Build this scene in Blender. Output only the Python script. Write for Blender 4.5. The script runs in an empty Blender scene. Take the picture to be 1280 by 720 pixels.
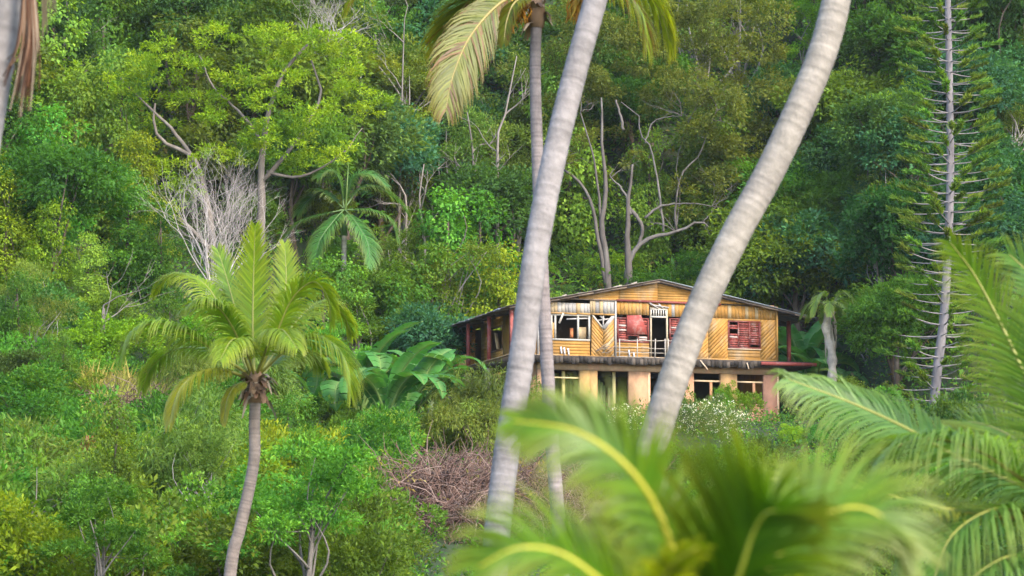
import bpy, math, random
import numpy as np
from mathutils import Vector, Matrix

# ------------------------------------------------------------------ camera, sky, sun, exposure
S = bpy.context.scene
COL = S.collection
CAM_Z, F_PX, PITCH = 2.0, 3556.0, math.atan(400 / 3556.0)
cam_d = bpy.data.cameras.new("camera")
cam_d.lens = 100.0
cam_d.sensor_width = 36.0
cam_d.clip_start, cam_d.clip_end = 0.2, 3000.0
cam_d.dof.use_dof = True
cam_d.dof.focus_distance = 118.0
cam_d.dof.aperture_fstop = 4.0
cam = bpy.data.objects.new("camera", cam_d)
COL.objects.link(cam)
cam.location = (0, 0, CAM_Z)
cam.rotation_euler = (math.pi / 2 + PITCH, 0, 0)
S.camera = cam

SUN_EL, SUN_AZ = math.radians(38), math.radians(142)   # azimuth clockwise from +Y: behind the camera's right shoulder
W = bpy.data.worlds.new("World")
S.world = W
W.use_nodes = True
nt = W.node_tree
sky = nt.nodes.new("ShaderNodeTexSky")
sky.sky_type = 'NISHITA'
sky.sun_disc = False
sky.sun_elevation = SUN_EL
sky.sun_rotation = SUN_AZ
bg = nt.nodes["Background"]
bg.inputs[1].default_value = 0.15
nt.links.new(sky.outputs[0], bg.inputs[0])
sd = bpy.data.lights.new("sun", 'SUN')
sd.energy = 1.6
sd.angle = math.radians(20)
sd.color = (1.0, 0.88, 0.70)
sun = bpy.data.objects.new("sun", sd)
COL.objects.link(sun)
dvec = Vector((math.sin(SUN_AZ) * math.cos(SUN_EL), math.cos(SUN_AZ) * math.cos(SUN_EL), math.sin(SUN_EL)))
sun.rotation_euler = dvec.to_track_quat('Z', 'Y').to_euler()
sun.location = dvec * 50
S.view_settings.view_transform = 'Standard'
S.view_settings.look = 'None'
S.view_settings.gamma = 1.0
S.view_settings.use_curve_mapping = False
S.view_settings.exposure = 2.5
S.cycles.max_bounces = 14
S.cycles.diffuse_bounces = 8
S.cycles.transmission_bounces = 8

# ------------------------------------------------------------------ helpers
def R(a): return math.radians(a)
CP, SP = math.cos(PITCH), math.sin(PITCH)
def at(px, py, Y):
    """the point at distance Y (along +Y) seen at that pixel of the 1280x720 photograph"""
    x, y = (px - 640) / F_PX, (360 - py) / F_PX
    dy, dz = CP - y * SP, SP + y * CP
    k = Y / dy
    return Vector((x * k, Y, CAM_Z + dz * k))
def pix(p):
    dx, dy, dz = p[0], p[1], p[2] - CAM_Z
    d = dy * CP + dz * SP
    return 640 + F_PX * dx / d, 360 - F_PX * (dz * CP - dy * SP) / d
def ppm(Y): return F_PX / Y

class MB:
    """collects faces; build() links them as one mesh object"""
    def __init__(s):
        s.v, s.c, s.f, s.n, s.q = [], [], [], 0, []
    def add(s, verts, faces, col):
        verts = np.asarray([tuple(v) for v in verts], dtype=np.float32).reshape(-1, 3)
        col = np.asarray(col, dtype=np.float32)
        if col.ndim == 1: col = np.tile(col[:3], (len(verts), 1))
        s.v.append(verts); s.c.append(col)
        b = s.n
        for f in faces: s.f.append([i + b for i in f])
        s.n += len(verts)
    def quads(s, V, C):
        """V: (N,4,3) loose quads, C: (N,3) or (N,4,3)"""
        N = len(V)
        if C.ndim == 2: C = np.repeat(C[:, None, :], 4, 1)
        s.v.append(V.reshape(-1, 3).astype(np.float32)); s.c.append(C.reshape(-1, 3).astype(np.float32))
        s.q.append(np.arange(N * 4, dtype=np.int32) + s.n)
        s.n += N * 4
    def box(s, x0, x1, y0, y1, z0, z1, col, jit=0.0):
        p = [(x, y, z) for z in (z0, z1) for y in (y0, y1) for x in (x0, x1)]
        if jit: p = [(a + random.uniform(-jit, jit), b + random.uniform(-jit, jit) * .4, c + random.uniform(-jit, jit)) for a, b, c in p]
        s.add(p, [(0, 2, 3, 1), (4, 5, 7, 6), (0, 1, 5, 4), (2, 6, 7, 3), (0, 4, 6, 2), (1, 3, 7, 5)], col)
    def bar(s, a, b, w, d, col):
        """a rectangular bar from a to b"""
        a, b = Vector(a), Vector(b)
        t = (b - a).normalized()
        ref = Vector((0, 1, 0)) if abs(t.y) < .9 else Vector((1, 0, 0))
        u = t.cross(ref).normalized() * (w / 2); n = t.cross(u).normalized() * (d / 2)
        p = [q + e * u + g * n for q in (a, b) for e, g in ((-1, -1), (1, -1), (1, 1), (-1, 1))]
        s.add(p, [(0, 1, 2, 3), (7, 6, 5, 4), (0, 4, 5, 1), (1, 5, 6, 2), (2, 6, 7, 3), (3, 7, 4, 0)], col)
    def tube(s, pts, rad, n, col, cap=True):
        pts = [Vector(p) for p in pts]
        K = len(pts)
        if not hasattr(rad, '__len__'): rad = [rad] * K
        col = np.asarray(col, dtype=np.float32)
        if col.ndim == 1: col = np.tile(col, (K, 1))
        V, C, ref = [], [], None
        for i in range(K):
            t = (pts[min(i + 1, K - 1)] - pts[max(i - 1, 0)])
            t = t.normalized() if t.length > 1e-9 else Vector((0, 0, 1))
            if ref is None: ref = Vector((1, 0, 0)) if abs(t.x) < .8 else Vector((0, 1, 0))
            u = (ref - t * ref.dot(t)).normalized(); ref = u
            w = t.cross(u)
            for k in range(n):
                a = 2 * math.pi * k / n
                V.append(pts[i] + (u * math.cos(a) + w * math.sin(a)) * rad[i]); C.append(col[i])
        F = [(i * n + k, i * n + (k + 1) % n, (i + 1) * n + (k + 1) % n, (i + 1) * n + k) for i in range(K - 1) for k in range(n)]
        if cap: F += [tuple(range(n))[::-1], tuple((K - 1) * n + k for k in range(n))]
        s.add(V, F, np.array(C))
    def mesh(s, name, mat, smooth=False):
        me = bpy.data.meshes.new(name)
        V = np.concatenate(s.v); C = np.concatenate(s.c)
        ls, tot = [], []
        li = []
        if s.f:
            li.append(np.array([i for f in s.f for i in f], dtype=np.int32)); tot.append(np.array([len(f) for f in s.f], dtype=np.int32))
        for q in s.q:
            li.append(q); tot.append(np.full(len(q) // 4, 4, dtype=np.int32))
        li = np.concatenate(li); tot = np.concatenate(tot)
        st = np.concatenate([[0], np.cumsum(tot)[:-1]]).astype(np.int32)
        me.vertices.add(len(V)); me.vertices.foreach_set("co", V.ravel())
        me.loops.add(len(li)); me.loops.foreach_set("vertex_index", li)
        me.polygons.add(len(tot)); me.polygons.foreach_set("loop_start", st); me.polygons.foreach_set("loop_total", tot)
        if smooth: me.polygons.foreach_set("use_smooth", np.ones(len(tot), dtype=bool))
        a = me.attributes.new("Col", 'FLOAT_COLOR', 'POINT')
        a.data.foreach_set("color", np.concatenate([C, np.ones((len(C), 1), np.float32)], 1).ravel())
        me.materials.append(mat)
        me.update(calc_edges=True)
        return me
    def build(s, name, mat, parent=None, smooth=False, loc=None):
        return link(name, s.mesh(name, mat, smooth), parent, loc)
def link(name, me, parent=None, loc=None):
    o = bpy.data.objects.new(name, me)
    COL.objects.link(o)
    if parent: o.parent = parent
    if loc is not None: o.location = loc
    return o
def empty(name, loc, rz=0.0, sc=1.0):
    o = bpy.data.objects.new(name, None)
    COL.objects.link(o)
    o.location = loc; o.rotation_euler = (0, 0, rz); o.scale = (sc, sc, sc)
    o.empty_display_size = .3
    return o
def tag(o, label=None, cat=None, group=None, kind=None):
    if label: o["label"] = label
    if cat: o["category"] = cat
    if group: o["group"] = group
    if kind: o["kind"] = kind
    return o
def copy_tree(o, parent=None):
    c = o.copy(); COL.objects.link(c)
    if parent: c.parent = parent
    for ch in o.children: copy_tree(ch, c)
    return c
def catmull(P, m):
    P = [Vector(p) for p in P]
    Q = [P[0] * 2 - P[1]] + P + [P[-1] * 2 - P[-2]]
    out = []
    for i in range(1, len(Q) - 2):
        a, b, c, d = Q[i - 1:i + 3]
        for k in range(m):
            t = k / m
            out.append(.5 * ((2 * b) + (c - a) * t + (2 * a - 5 * b + 4 * c - d) * t * t + (3 * b - a - 3 * c + d) * t ** 3))
    out.append(P[-1].copy())
    return out
def resample(P, n):
    L = [0.0]
    for a, b in zip(P, P[1:]): L.append(L[-1] + (b - a).length)
    out, j = [], 0
    for k in range(n):
        s = L[-1] * k / (n - 1)
        while j < len(P) - 2 and L[j + 1] < s: j += 1
        t = (s - L[j]) / max(L[j + 1] - L[j], 1e-9)
        out.append(P[j].lerp(P[j + 1], min(max(t, 0), 1)))
    return out, L[-1]

# ------------------------------------------------------------------ materials
def mat_new(name):
    m = bpy.data.materials.new(name); m.use_nodes = True
    t = m.node_tree; t.nodes.clear()
    return m, t, t.nodes, t.links
def leaf_mat(name, rough=.5, trans=.35, spec=.3, rnd=True, tcol=(1.5, 1.35, .45)):
    m, t, N, L = mat_new(name)
    out = N.new("ShaderNodeOutputMaterial"); at_ = N.new("ShaderNodeAttribute"); at_.attribute_name = "Col"
    col = at_.outputs[0]
    if rnd:
        oi = N.new("ShaderNodeObjectInfo"); hs = N.new("ShaderNodeHueSaturation")
        mh = N.new("ShaderNodeMapRange"); mh.inputs[3].default_value = .462; mh.inputs[4].default_value = .53
        mv = N.new("ShaderNodeMath"); mv.operation = 'MULTIPLY_ADD'; mv.inputs[1].default_value = 7.13; mv.inputs[2].default_value = 0
        fr = N.new("ShaderNodeMath"); fr.operation = 'FRACT'
        mr = N.new("ShaderNodeMapRange"); mr.inputs[3].default_value = .68; mr.inputs[4].default_value = 1.45
        L.new(oi.outputs["Random"], mh.inputs[0]); L.new(oi.outputs["Random"], mv.inputs[0]); L.new(mv.outputs[0], fr.inputs[0]); L.new(fr.outputs[0], mr.inputs[0])
        L.new(mh.outputs[0], hs.inputs[0]); L.new(mr.outputs[0], hs.inputs[2]); L.new(col, hs.inputs[4])
        col = hs.outputs[0]
    p = N.new("ShaderNodeBsdfPrincipled"); p.inputs["Roughness"].default_value = rough; p.inputs["Specular IOR Level"].default_value = spec
    tr = N.new("ShaderNodeBsdfTranslucent"); mx = N.new("ShaderNodeMixShader"); mx.inputs[0].default_value = trans
    mu = N.new("ShaderNodeMix"); mu.data_type = 'RGBA'; mu.blend_type = 'MULTIPLY'; mu.inputs[0].default_value = 1
    mu.inputs[7].default_value = (*tcol, 1)
    L.new(col, p.inputs[0]); L.new(col, mu.inputs[6]); L.new(mu.outputs[2], tr.inputs[0])
    L.new(p.outputs[0], mx.inputs[1]); L.new(tr.outputs[0], mx.inputs[2]); L.new(mx.outputs[0], out.inputs[0])
    return m
def surf_mat(name, rough=.8, nscale=6.0, amt=.45, stretch=(1, 1, 1), bump=.3, bscale=None, spec=.25, blot=0.0, blotcol=(.1, .09, .08), metal=0.0):
    """colour from the mesh's own Col attribute, broken up by noise, worn blotches and fine relief"""
    m, t, N, L = mat_new(name)
    out = N.new("ShaderNodeOutputMaterial"); p = N.new("ShaderNodeBsdfPrincipled")
    p.inputs["Roughness"].default_value = rough; p.inputs["Specular IOR Level"].default_value = spec; p.inputs["Metallic"].default_value = metal
    a = N.new("ShaderNodeAttribute"); a.attribute_name = "Col"
    tc = N.new("ShaderNodeTexCoord"); mp = N.new("ShaderNodeMapping"); mp.inputs[3].default_value = stretch
    L.new(tc.outputs["Object"], mp.inputs[0])
    n1 = N.new("ShaderNodeTexNoise"); n1.inputs["Scale"].default_value = nscale; n1.inputs["Detail"].default_value = 6
    n1.inputs["Roughness"].default_value = .65
    L.new(mp.outputs[0], n1.inputs[0])
    mr = N.new("ShaderNodeMapRange"); mr.inputs[1].default_value = .25; mr.inputs[2].default_value = .75
    mr.inputs[3].default_value = .80 * (1 - amt); mr.inputs[4].default_value = .80 * (1 + amt * .6)
    L.new(n1.outputs[0], mr.inputs[0])
    mu = N.new("ShaderNodeVectorMath"); mu.operation = 'SCALE'
    L.new(a.outputs[0], mu.inputs[0]); L.new(mr.outputs[0], mu.inputs[3])
    col = mu.outputs[0]
    if blot:
        n2 = N.new("ShaderNodeTexNoise"); n2.inputs["Scale"].default_value = nscale * .35; n2.inputs["Detail"].default_value = 8
        n2.inputs["Roughness"].default_value = .7
        L.new(mp.outputs[0], n2.inputs[0])
        r2 = N.new("ShaderNodeMapRange"); r2.inputs[1].default_value = .52; r2.inputs[2].default_value = .68; r2.inputs[3].default_value = 0; r2.inputs[4].default_value = blot
        L.new(n2.outputs[0], r2.inputs[0])
        mx = N.new("ShaderNodeMix"); mx.data_type = 'RGBA'; mx.inputs[7].default_value = (*blotcol, 1)
        L.new(r2.outputs[0], mx.inputs[0]); L.new(col, mx.inputs[6]); col = mx.outputs[2]
    L.new(col, p.inputs[0])
    if bump:
        nb = N.new("ShaderNodeTexNoise"); nb.inputs["Scale"].default_value = bscale or nscale * 3; nb.inputs["Detail"].default_value = 5
        L.new(mp.outputs[0], nb.inputs[0])
        bp = N.new("ShaderNodeBump"); bp.inputs["Strength"].default_value = bump; bp.inputs["Distance"].default_value = .03
        L.new(nb.outputs[0], bp.inputs["Height"]); L.new(bp.outputs[0], p.inputs["Normal"])
    L.new(p.outputs[0], out.inputs[0])
    return m
M_LEAF = leaf_mat("leaf", .55, .46, .12)
M_FROND = leaf_mat("frond", .42, .5, .32, rnd=False, tcol=(1.55, 1.4, .35))
M_BLADE = leaf_mat("banana_leaf", .55, .42, .15, rnd=False, tcol=(1.2, 1.3, .5))
M_RIB = surf_mat("midrib", .5, 5, .15, bump=0, spec=.4)
M_BARK = surf_mat("bark", .9, 3.0, .45, (1, 1, .35), .6, 9, .1, .5, (.19, .18, .17))
M_PALM = surf_mat("palm_bark", .85, 5.0, .42, (1, 1, .9), .4, 26, .12, .5, (.12, .105, .10))
M_TWIG = surf_mat("twig", .9, 4, .3, bump=0)
M_WOOD = surf_mat("weathered_wood", .75, 2.6, .36, (1, 1, .5), .3, 30, .2, .65, (.25, .205, .15))
M_PAINT = surf_mat("flaking_paint", .6, 9.0, .3, (1, 1, 1), .3, 30, .25, .5, (.30, .25, .22))
M_PLASTER = surf_mat("stained_plaster", .9, 3.5, .3, (1, 1, .6), .3, 25, .1, .6, (.34, .15, .09))
M_TIN = surf_mat("rusted_tin", .55, 2.5, .4, (1, 1, 1), .2, 20, .4, .7, (.12, .065, .04), .4)
M_DARK = surf_mat("old_timber", .9, 5, .4, bump=.3, blot=.4, blotcol=(.05, .042, .036))
M_SOIL = surf_mat("leaf_litter", .95, .6, .5, bump=.6, bscale=4, blot=.6, blotcol=(.05, .045, .02))

# ------------------------------------------------------------------ terrain
PROF_X = [-60, 20, 45, 60, 80, 100, 112, 119, 136, 150, 200, 260, 330, 500]
PROF_PAD = [0.0, .3, .6, 1.3, 3.7, 6.3, 8.0, 9.95, 10.05, 20.0, 60.0, 108.0, 140.0, 170.0]
PROF_OPEN = [0.0, .3, .6, 1.3, 3.9, 6.9, 9.2, 11.2, 18.5, 28.0, 64.0, 110.0, 141.0, 170.0]
def ground_z(x, y):
    x = np.asarray(x, float); y = np.asarray(y, float)
    w = np.clip((np.abs(x - 4.5) - 10.5) / 5.0, 0, 1); w = w * w * (3 - 2 * w)
    z = np.interp(y, PROF_X, PROF_PAD) * (1 - w) + np.interp(y, PROF_X, PROF_OPEN) * w
    k = np.clip((y - 40) / 40, 0, 1) * (1 - (1 - w) * np.clip(1 - np.abs(y - 126) / 14, 0, 1))
    z = z + k * (.45 * np.sin(x * .31 + y * .11) + .35 * np.sin(x * .17 - y * .29 + 1.3) + .15 * np.sin(x * .9 + y * .7))
    z = z + np.clip((-x - 9) / 12, 0, 1.5) * np.clip((y - 85) / 25, 0, 1) * 3.0
    return z
def gz(x, y): return float(ground_z(x, y))
def make_ground():
    xs = np.unique(np.concatenate([np.linspace(-600, -60, 16), np.linspace(-60, 60, 81), np.linspace(60, 600, 16)]))
    ys = np.unique(np.concatenate([np.linspace(-300, 20, 12), np.linspace(20, 230, 141), np.linspace(230, 700, 20)]))
    X, Y = np.meshgrid(xs, ys)
    Z = ground_z(X, Y)
    V = np.stack([X, Y, Z], -1).reshape(-1, 3)
    nx = len(xs)
    F = [(j * nx + i, j * nx + i + 1, (j + 1) * nx + i + 1, (j + 1) * nx + i) for j in range(len(ys) - 1) for i in range(nx - 1)]
    m = MB(); m.add(V, F, (.028, .045, .015))
    tag(m.build("hillside_ground", M_SOIL, smooth=True), kind="structure")
make_ground()

# ------------------------------------------------------------------ foliage generators (numpy)
def unit(a): return a / np.maximum(np.linalg.norm(a, axis=-1, keepdims=True), 1e-9)
def leaf_quads(P, D, Nn, L, wr, fold=.12):
    D = unit(D); Sd = unit(np.cross(D, Nn)); Nn = unit(np.cross(Sd, D))
    L = L[:, None]; h = L * wr * .5
    a = P; t = P + D * L - Nn * L * .08
    m = P + D * L * .45 + Nn * L * fold
    return np.stack([a, m + Sd * h, t, m - Sd * h], 1)
def crown(mb, rng, blobs, dens, lpc, cr, leaf, wr, pal, flat=.7, droop=.2, shell=(.55, 1.0), jit=.22, upb=.35):
    """leafy clumps spread through ellipsoids. blobs: (centre, radii)"""
    pal = np.array(pal)
    ends = []
    for c, r in blobs:
        c = np.array(c, float); r = np.array(r, float) * np.ones(3)
        n = max(3, int(dens * (r[0] * r[1] + r[0] * r[2] + r[1] * r[2]) / 3))
        d = rng.normal(size=(n, 3)); d[:, 2] += upb; d = unit(d)
        f = rng.uniform(shell[0] ** 2, shell[1] ** 2, n) ** .5
        cc = c + d * r * f[:, None]
        out = unit(d * np.array([1, 1, .8]) + np.array([0, 0, .45]) + rng.normal(size=(n, 3)) * .25)
        crs = cr * rng.uniform(.65, 1.35, n)
        ends += list(cc[:: max(1, n // 5)])
        k = np.repeat(np.arange(n), lpc); N = len(k)
        q = rng.normal(size=(N, 3)); q = unit(q) * rng.uniform(.25, 1, N)[:, None] ** .5
        q = q + out[k] * .3
        q[:, 2] *= flat
        P = cc[k] + q * crs[k][:, None]
        D = q * .8 + out[k] * .5 + rng.normal(size=(N, 3)) * .45
        D[:, 2] -= droop
        Nn = out[k] * .7 + q * .5 + rng.normal(size=(N, 3)) * .35 + np.array([0, 0, .45])
        mixv = np.clip(rng.uniform(0, 1, n)[k] * .75 + rng.uniform(-.1, .35, N) , 0, .999) * (len(pal) - 1)
        i0 = mixv.astype(int); fr = (mixv - i0)[:, None]
        C = pal[i0] * (1 - fr) + pal[np.minimum(i0 + 1, len(pal) - 1)] * fr
        C = C * rng.uniform(1 - jit, 1 + jit, (N, 1))
        L = leaf * rng.uniform(.65, 1.3, N)
        mb.quads(leaf_quads(P, D, Nn, L, wr), np.clip(C, 0, 1))
    return ends
def limbs(mb, rng, base, top, ends, r0, col, n=7, fork=(.4, .95), sag=.0, sides=6):
    base, top = Vector(base), Vector(top)
    mid = base.lerp(top, .5) + Vector((rng.normal() * .25, rng.normal() * .25, 0)) * (top - base).length * .12
    tr, _ = resample(catmull([base, mid, top], 8), 12)
    mb.tube(tr, [r0 * (1.25 - .9 * k / 11) for k in range(12)], sides + 1, col)
    idx = rng.permutation(len(ends))[:n]
    for e in idx:
        e = Vector(ends[e])
        f = rng.uniform(*fork); p = tr[int(f * 11)]
        md = p.lerp(e, .5) + Vector((rng.normal(), rng.normal(), rng.normal() * .6 - sag)) * (e - p).length * .13
        q, _ = resample(catmull([p, md, e], 6), 8)
        rr = r0 * (1.1 - .75 * f) * .62
        mb.tube(q, [rr * (1 - .82 * k / 7) for k in range(8)], sides - 1, col)

G_DARK = [(.028, .068, .018), (.040, .100, .022), (.062, .140, .024)]
G_MID = [(.038, .088, .014), (.068, .145, .016), (.112, .200, .018)]
G_BRIGHT = [(.068, .150, .010), (.125, .235, .012), (.195, .300, .016)]
G_YEL = [(.095, .172, .010), (.175, .260, .012), (.265, .340, .020)]
G_OLIVE = [(.048, .095, .018), (.088, .150, .025), (.135, .200, .032), (.150, .160, .045)]
G_BLUE = [(.020, .066, .030), (.030, .094, .040), (.048, .130, .044)]
G_FRESH = [(.048, .128, .018), (.085, .195, .022), (.138, .255, .026)]
BARK_GREY = (.17, .15, .135); BARK_BROWN = (.085, .065, .05); BARK_PALE = (.24, .22, .20)

PROTO = {}
def proto(key, leaf_mb, trunk_mb, crown_name="crown", trunk_name="trunk"):
    PROTO[key] = (leaf_mb.mesh(key + "_crown", M_LEAF), trunk_mb.mesh(key + "_trunk", M_BARK, True), crown_name, trunk_name)
def make_protos():
    def cloud(rng, z, R_, n, rr, sq=.8):
        out = [((0, 0, z), (R_ * .75, R_ * .75, R_ * .7))]
        for k in range(n):
            a = 2 * math.pi * (k + rng.uniform(-.3, .3)) / n
            q = R_ * rng.uniform(.45, .75)
            r = rr * rng.uniform(.75, 1.2)
            out.append(((math.cos(a) * q, math.sin(a) * q, z + rng.uniform(-.35, .45) * R_), (r, r, r * sq)))
        return out
    for v in range(3):      # round broad-leaved tree
        rng = np.random.default_rng(100 + v); l, t = MB(), MB()
        e = crown(l, rng, cloud(rng, 5.2, 2.9, 7, 1.5), 10, 52, .62, .27, .42, G_MID if v != 1 else G_MID[:2] + G_BRIGHT[:1], droop=.35)
        limbs(t, rng, (0, 0, -.8), (rng.normal() * .3, rng.normal() * .3, 5), e, .20, BARK_BROWN); proto("round%d" % v, l, t)
    for v in range(2):      # dark dense
        rng = np.random.default_rng(120 + v); l, t = MB(), MB()
        e = crown(l, rng, cloud(rng, 5.6, 2.7, 6, 1.5, 1.0), 10, 52, .6, .26, .45, G_DARK if v else G_BLUE, droop=.3)
        limbs(t, rng, (0, 0, -.8), (0, rng.normal() * .3, 5.4), e, .2, BARK_BROWN); proto("dark%d" % v, l, t)
    for v in range(3):      # layered feathery, bright
        rng = np.random.default_rng(140 + v); l, t = MB(), MB(); bl = []
        for k in range(17):
            a = rng.uniform(0, 6.28); q = rng.uniform(.3, 3.0)
            bl.append(((math.cos(a) * q, math.sin(a) * q, 4.2 + rng.uniform(0, 3.4) - q * .25), (rng.uniform(.8, 1.35), rng.uniform(.8, 1.35), .4)))
        e = crown(l, rng, bl, 17, 50, .45, .20, .36, [G_BRIGHT, G_FRESH, G_BRIGHT[:2] + G_YEL[1:2]][v], flat=.5, droop=.1, shell=(.2, 1))
        limbs(t, rng, (0, 0, -.8), (.2, .1, 4.6), e, .17, BARK_GREY, 16, (.35, .98)); proto("layered%d" % v, l, t)
    for v in range(3):      # olive, open, limbs showing
        rng = np.random.default_rng(160 + v); l, t = MB(), MB(); bl = []
        for k in range(13):
            a = rng.uniform(0, 6.28); q = rng.uniform(.4, 2.6)
            r = rng.uniform(.7, 1.25)
            bl.append(((math.cos(a) * q, math.sin(a) * q, 4.6 + rng.uniform(0, 3.6) - q * .2), (r, r, r * .65)))
        e = crown(l, rng, bl, 15, 40, .5, .19, .40, [G_OLIVE, G_OLIVE[:3], G_MID][v], droop=.15, shell=(.35, 1))
        limbs(t, rng, (0, 0, -.8), (.3, -.1, 5.2), e, .17, BARK_PALE, 18, (.3, .98)); proto("open%d" % v, l, t)
    for v in range(3):      # tree smothered in creeper: stacked drooping clumps down to the ground
        rng = np.random.default_rng(180 + v); l, t = MB(), MB(); bl = []
        for k in range(9):
            z = .6 + k * .85
            bl.append(((rng.normal() * .5, rng.normal() * .5, z), (1.7 - .10 * k + rng.uniform(-.3, .4),) * 2 + (.9,)))
        for k in range(3):
            bl.append(((rng.normal() * 1.6, rng.normal() * 1.2, rng.uniform(.5, 2.5)), (1.0, 1.0, 1.2)))
        e = crown(l, rng, bl, 13, 46, .5, .20, .62, [G_MID, G_FRESH, G_BRIGHT][v], flat=.9, droop=.9, shell=(.7, 1))
        limbs(t, rng, (0, 0, -.8), (0, 0, 7), e, .16, BARK_BROWN, 5); proto("creeper%d" % v, l, t, "creeper_foliage")
    for v in range(4):      # rounded shrub, small leaves
        rng = np.random.default_rng(200 + v); l, t = MB(), MB()
        bl = [((rng.normal() * .65, rng.normal() * .65, .75 + rng.uniform(-.15, .75)), (rng.uniform(.55, .95),) * 2 + (rng.uniform(.5, .8),)) for k in range(7)]
        e = crown(l, rng, bl, 36, 62, .27, .105, .45, [G_FRESH, G_MID, G_BRIGHT, G_DARK][v], droop=.1)
        limbs(t, rng, (0, 0, -.4), (0, 0, .9), e, .05, BARK_BROWN, 9, (.1, .8)); proto("shrub%d" % v, l, t, "foliage", "stem")
    for v in range(2):      # shrub with big pale rosettes of leaves
        rng = np.random.default_rng(220 + v); l, t = MB(), MB()
        bl = [((rng.normal() * .8, rng.normal() * .7, .9 + rng.uniform(-.2, .9)), (rng.uniform(.5, .9),) * 2 + (.6,)) for k in range(7)]
        e = crown(l, rng, bl, 34, 34, .23, .135, .46, [G_YEL[:2] + G_FRESH[1:2], G_FRESH][v], droop=-.15, flat=.8)
        limbs(t, rng, (0, 0, -.4), (0, 0, 1), e, .05, BARK_GREY, 12, (.1, .9)); proto("rosette%d" % v, l, t, "foliage", "stem")
    for v in range(2):      # willow-like bush with narrow hanging leaves
        rng = np.random.default_rng(240 + v); l, t = MB(), MB()
        bl = [((rng.normal() * 1.0, rng.normal() * .8, 1.3 + rng.uniform(-.5, .9)), (rng.uniform(.7, 1.05),) * 2 + (.8,)) for k in range(8)]
        e = crown(l, rng, bl, 30, 50, .36, .26, .16, G_OLIVE[:3] + G_FRESH[1:2], droop=.9, flat=.9)
        limbs(t, rng, (0, 0, -.4), (0, 0, 1.4), e, .06, BARK_BROWN, 10, (.1, .9)); proto("willow%d" % v, l, t, "foliage", "stem")
    for v in range(2):      # flowering shrub, scattered white heads over thin greyish leaves
        rng = np.random.default_rng(260 + v); l, t = MB(), MB()
        bl = [((rng.normal() * .9, rng.normal() * .5, .7 + rng.uniform(-.3, .6)), (.7, .6, .6)) for k in range(6)]
        e = crown(l, rng, bl, 30, 30, .3, .12, .35, [(.06, .11, .03), (.10, .16, .04), (.17, .17, .09)], droop=-.1)
        crown(l, rng, bl, 60, 3, .08, .075, .9, [(.62, .60, .55), (.74, .73, .68)], shell=(.95, 1.1), jit=.1)
        limbs(t, rng, (0, 0, -.4), (0, 0, .7), e, .03, BARK_BROWN, 14, (.05, .8)); proto("flower%d" % v, l, t, "foliage", "stem")
    for v in range(2):      # grey-brown leafless brush
        rng = np.random.default_rng(280 + v); l, t = MB(), MB()
        for k in range(420):
            a = rng.uniform(0, 6.28); q = rng.uniform(0, 1.5)
            p = Vector((math.cos(a) * q, math.sin(a) * q * .8, rng.uniform(-.1, .9)))
            d = Vector((rng.normal(), rng.normal(), rng.normal() * .8 + .35)).normalized() * rng.uniform(.5, 1.3)
            pts = [p, p + d * .35 + Vector((0, 0, .08)), p + d * .7 + Vector((rng.normal() * .1, rng.normal() * .1, 0)), p + d - Vector((0, 0, rng.uniform(0, .3)))]
            c = np.array([(.145, .085, .066), (.20, .135, .11), (.11, .062, .046)][k % 3]) * rng.uniform(.7, 1.2)
            t.tube(pts, [rng.uniform(.008, .02), .011, .009, .004], 3, c, cap=False)
        bl = [((rng.normal() * .7, rng.normal() * .7, .6), (.8, .8, .5)) for k in range(3)]
        crown(l, rng, bl, 16, 7, .3, .11, .4, [(.10, .12, .03), (.19, .15, .05), (.14, .08, .045)])
        PROTO["brush%d" % v] = (l.mesh("brush_leaves", M_LEAF), t.mesh("brush_twigs", M_TWIG), "withered_leaves", "twigs")
    for v in range(2):      # tall grass / reed tuft
        rng = np.random.default_rng(300 + v); l = MB()
        n = 900
        P = np.stack([rng.normal(size=n) * .55, rng.normal(size=n) * .45, rng.uniform(-.1, .7, n)], 1)
        D = np.stack([rng.normal(size=n) * .35 + P[:, 0] * .3, rng.normal(size=n) * .35, np.ones(n)], 1)
        Nn = rng.normal(size=(n, 3)); C = np.array([(.26, .27, .05), (.36, .33, .09)])[rng.integers(0, 2, n)] * rng.uniform(.6, 1.2, (n, 1))
        l.quads(leaf_quads(P, D, Nn, rng.uniform(.5, 1.0, n), .05), C)
        t = MB(); t.tube([(0, 0, -.3), (0, 0, .5)], .03, 5, (.3, .25, .1))
        PROTO["tuft%d" % v] = (l.mesh("tuft_blades", M_LEAF), t.mesh("tuft_core", M_TWIG), "blades", "stem")
make_protos()
def plant(key, name, loc, rz, sc, label, cat, group=None, sz=None):
    cm, tm, cn, tn = PROTO[key]
    e = empty(name, loc, rz, sc)
    if sz: e.scale = (sc, sc, sc * sz)
    link(tn, tm, e); link(cn, cm, e)
    tag(e, label, cat, group)
    return e

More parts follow.
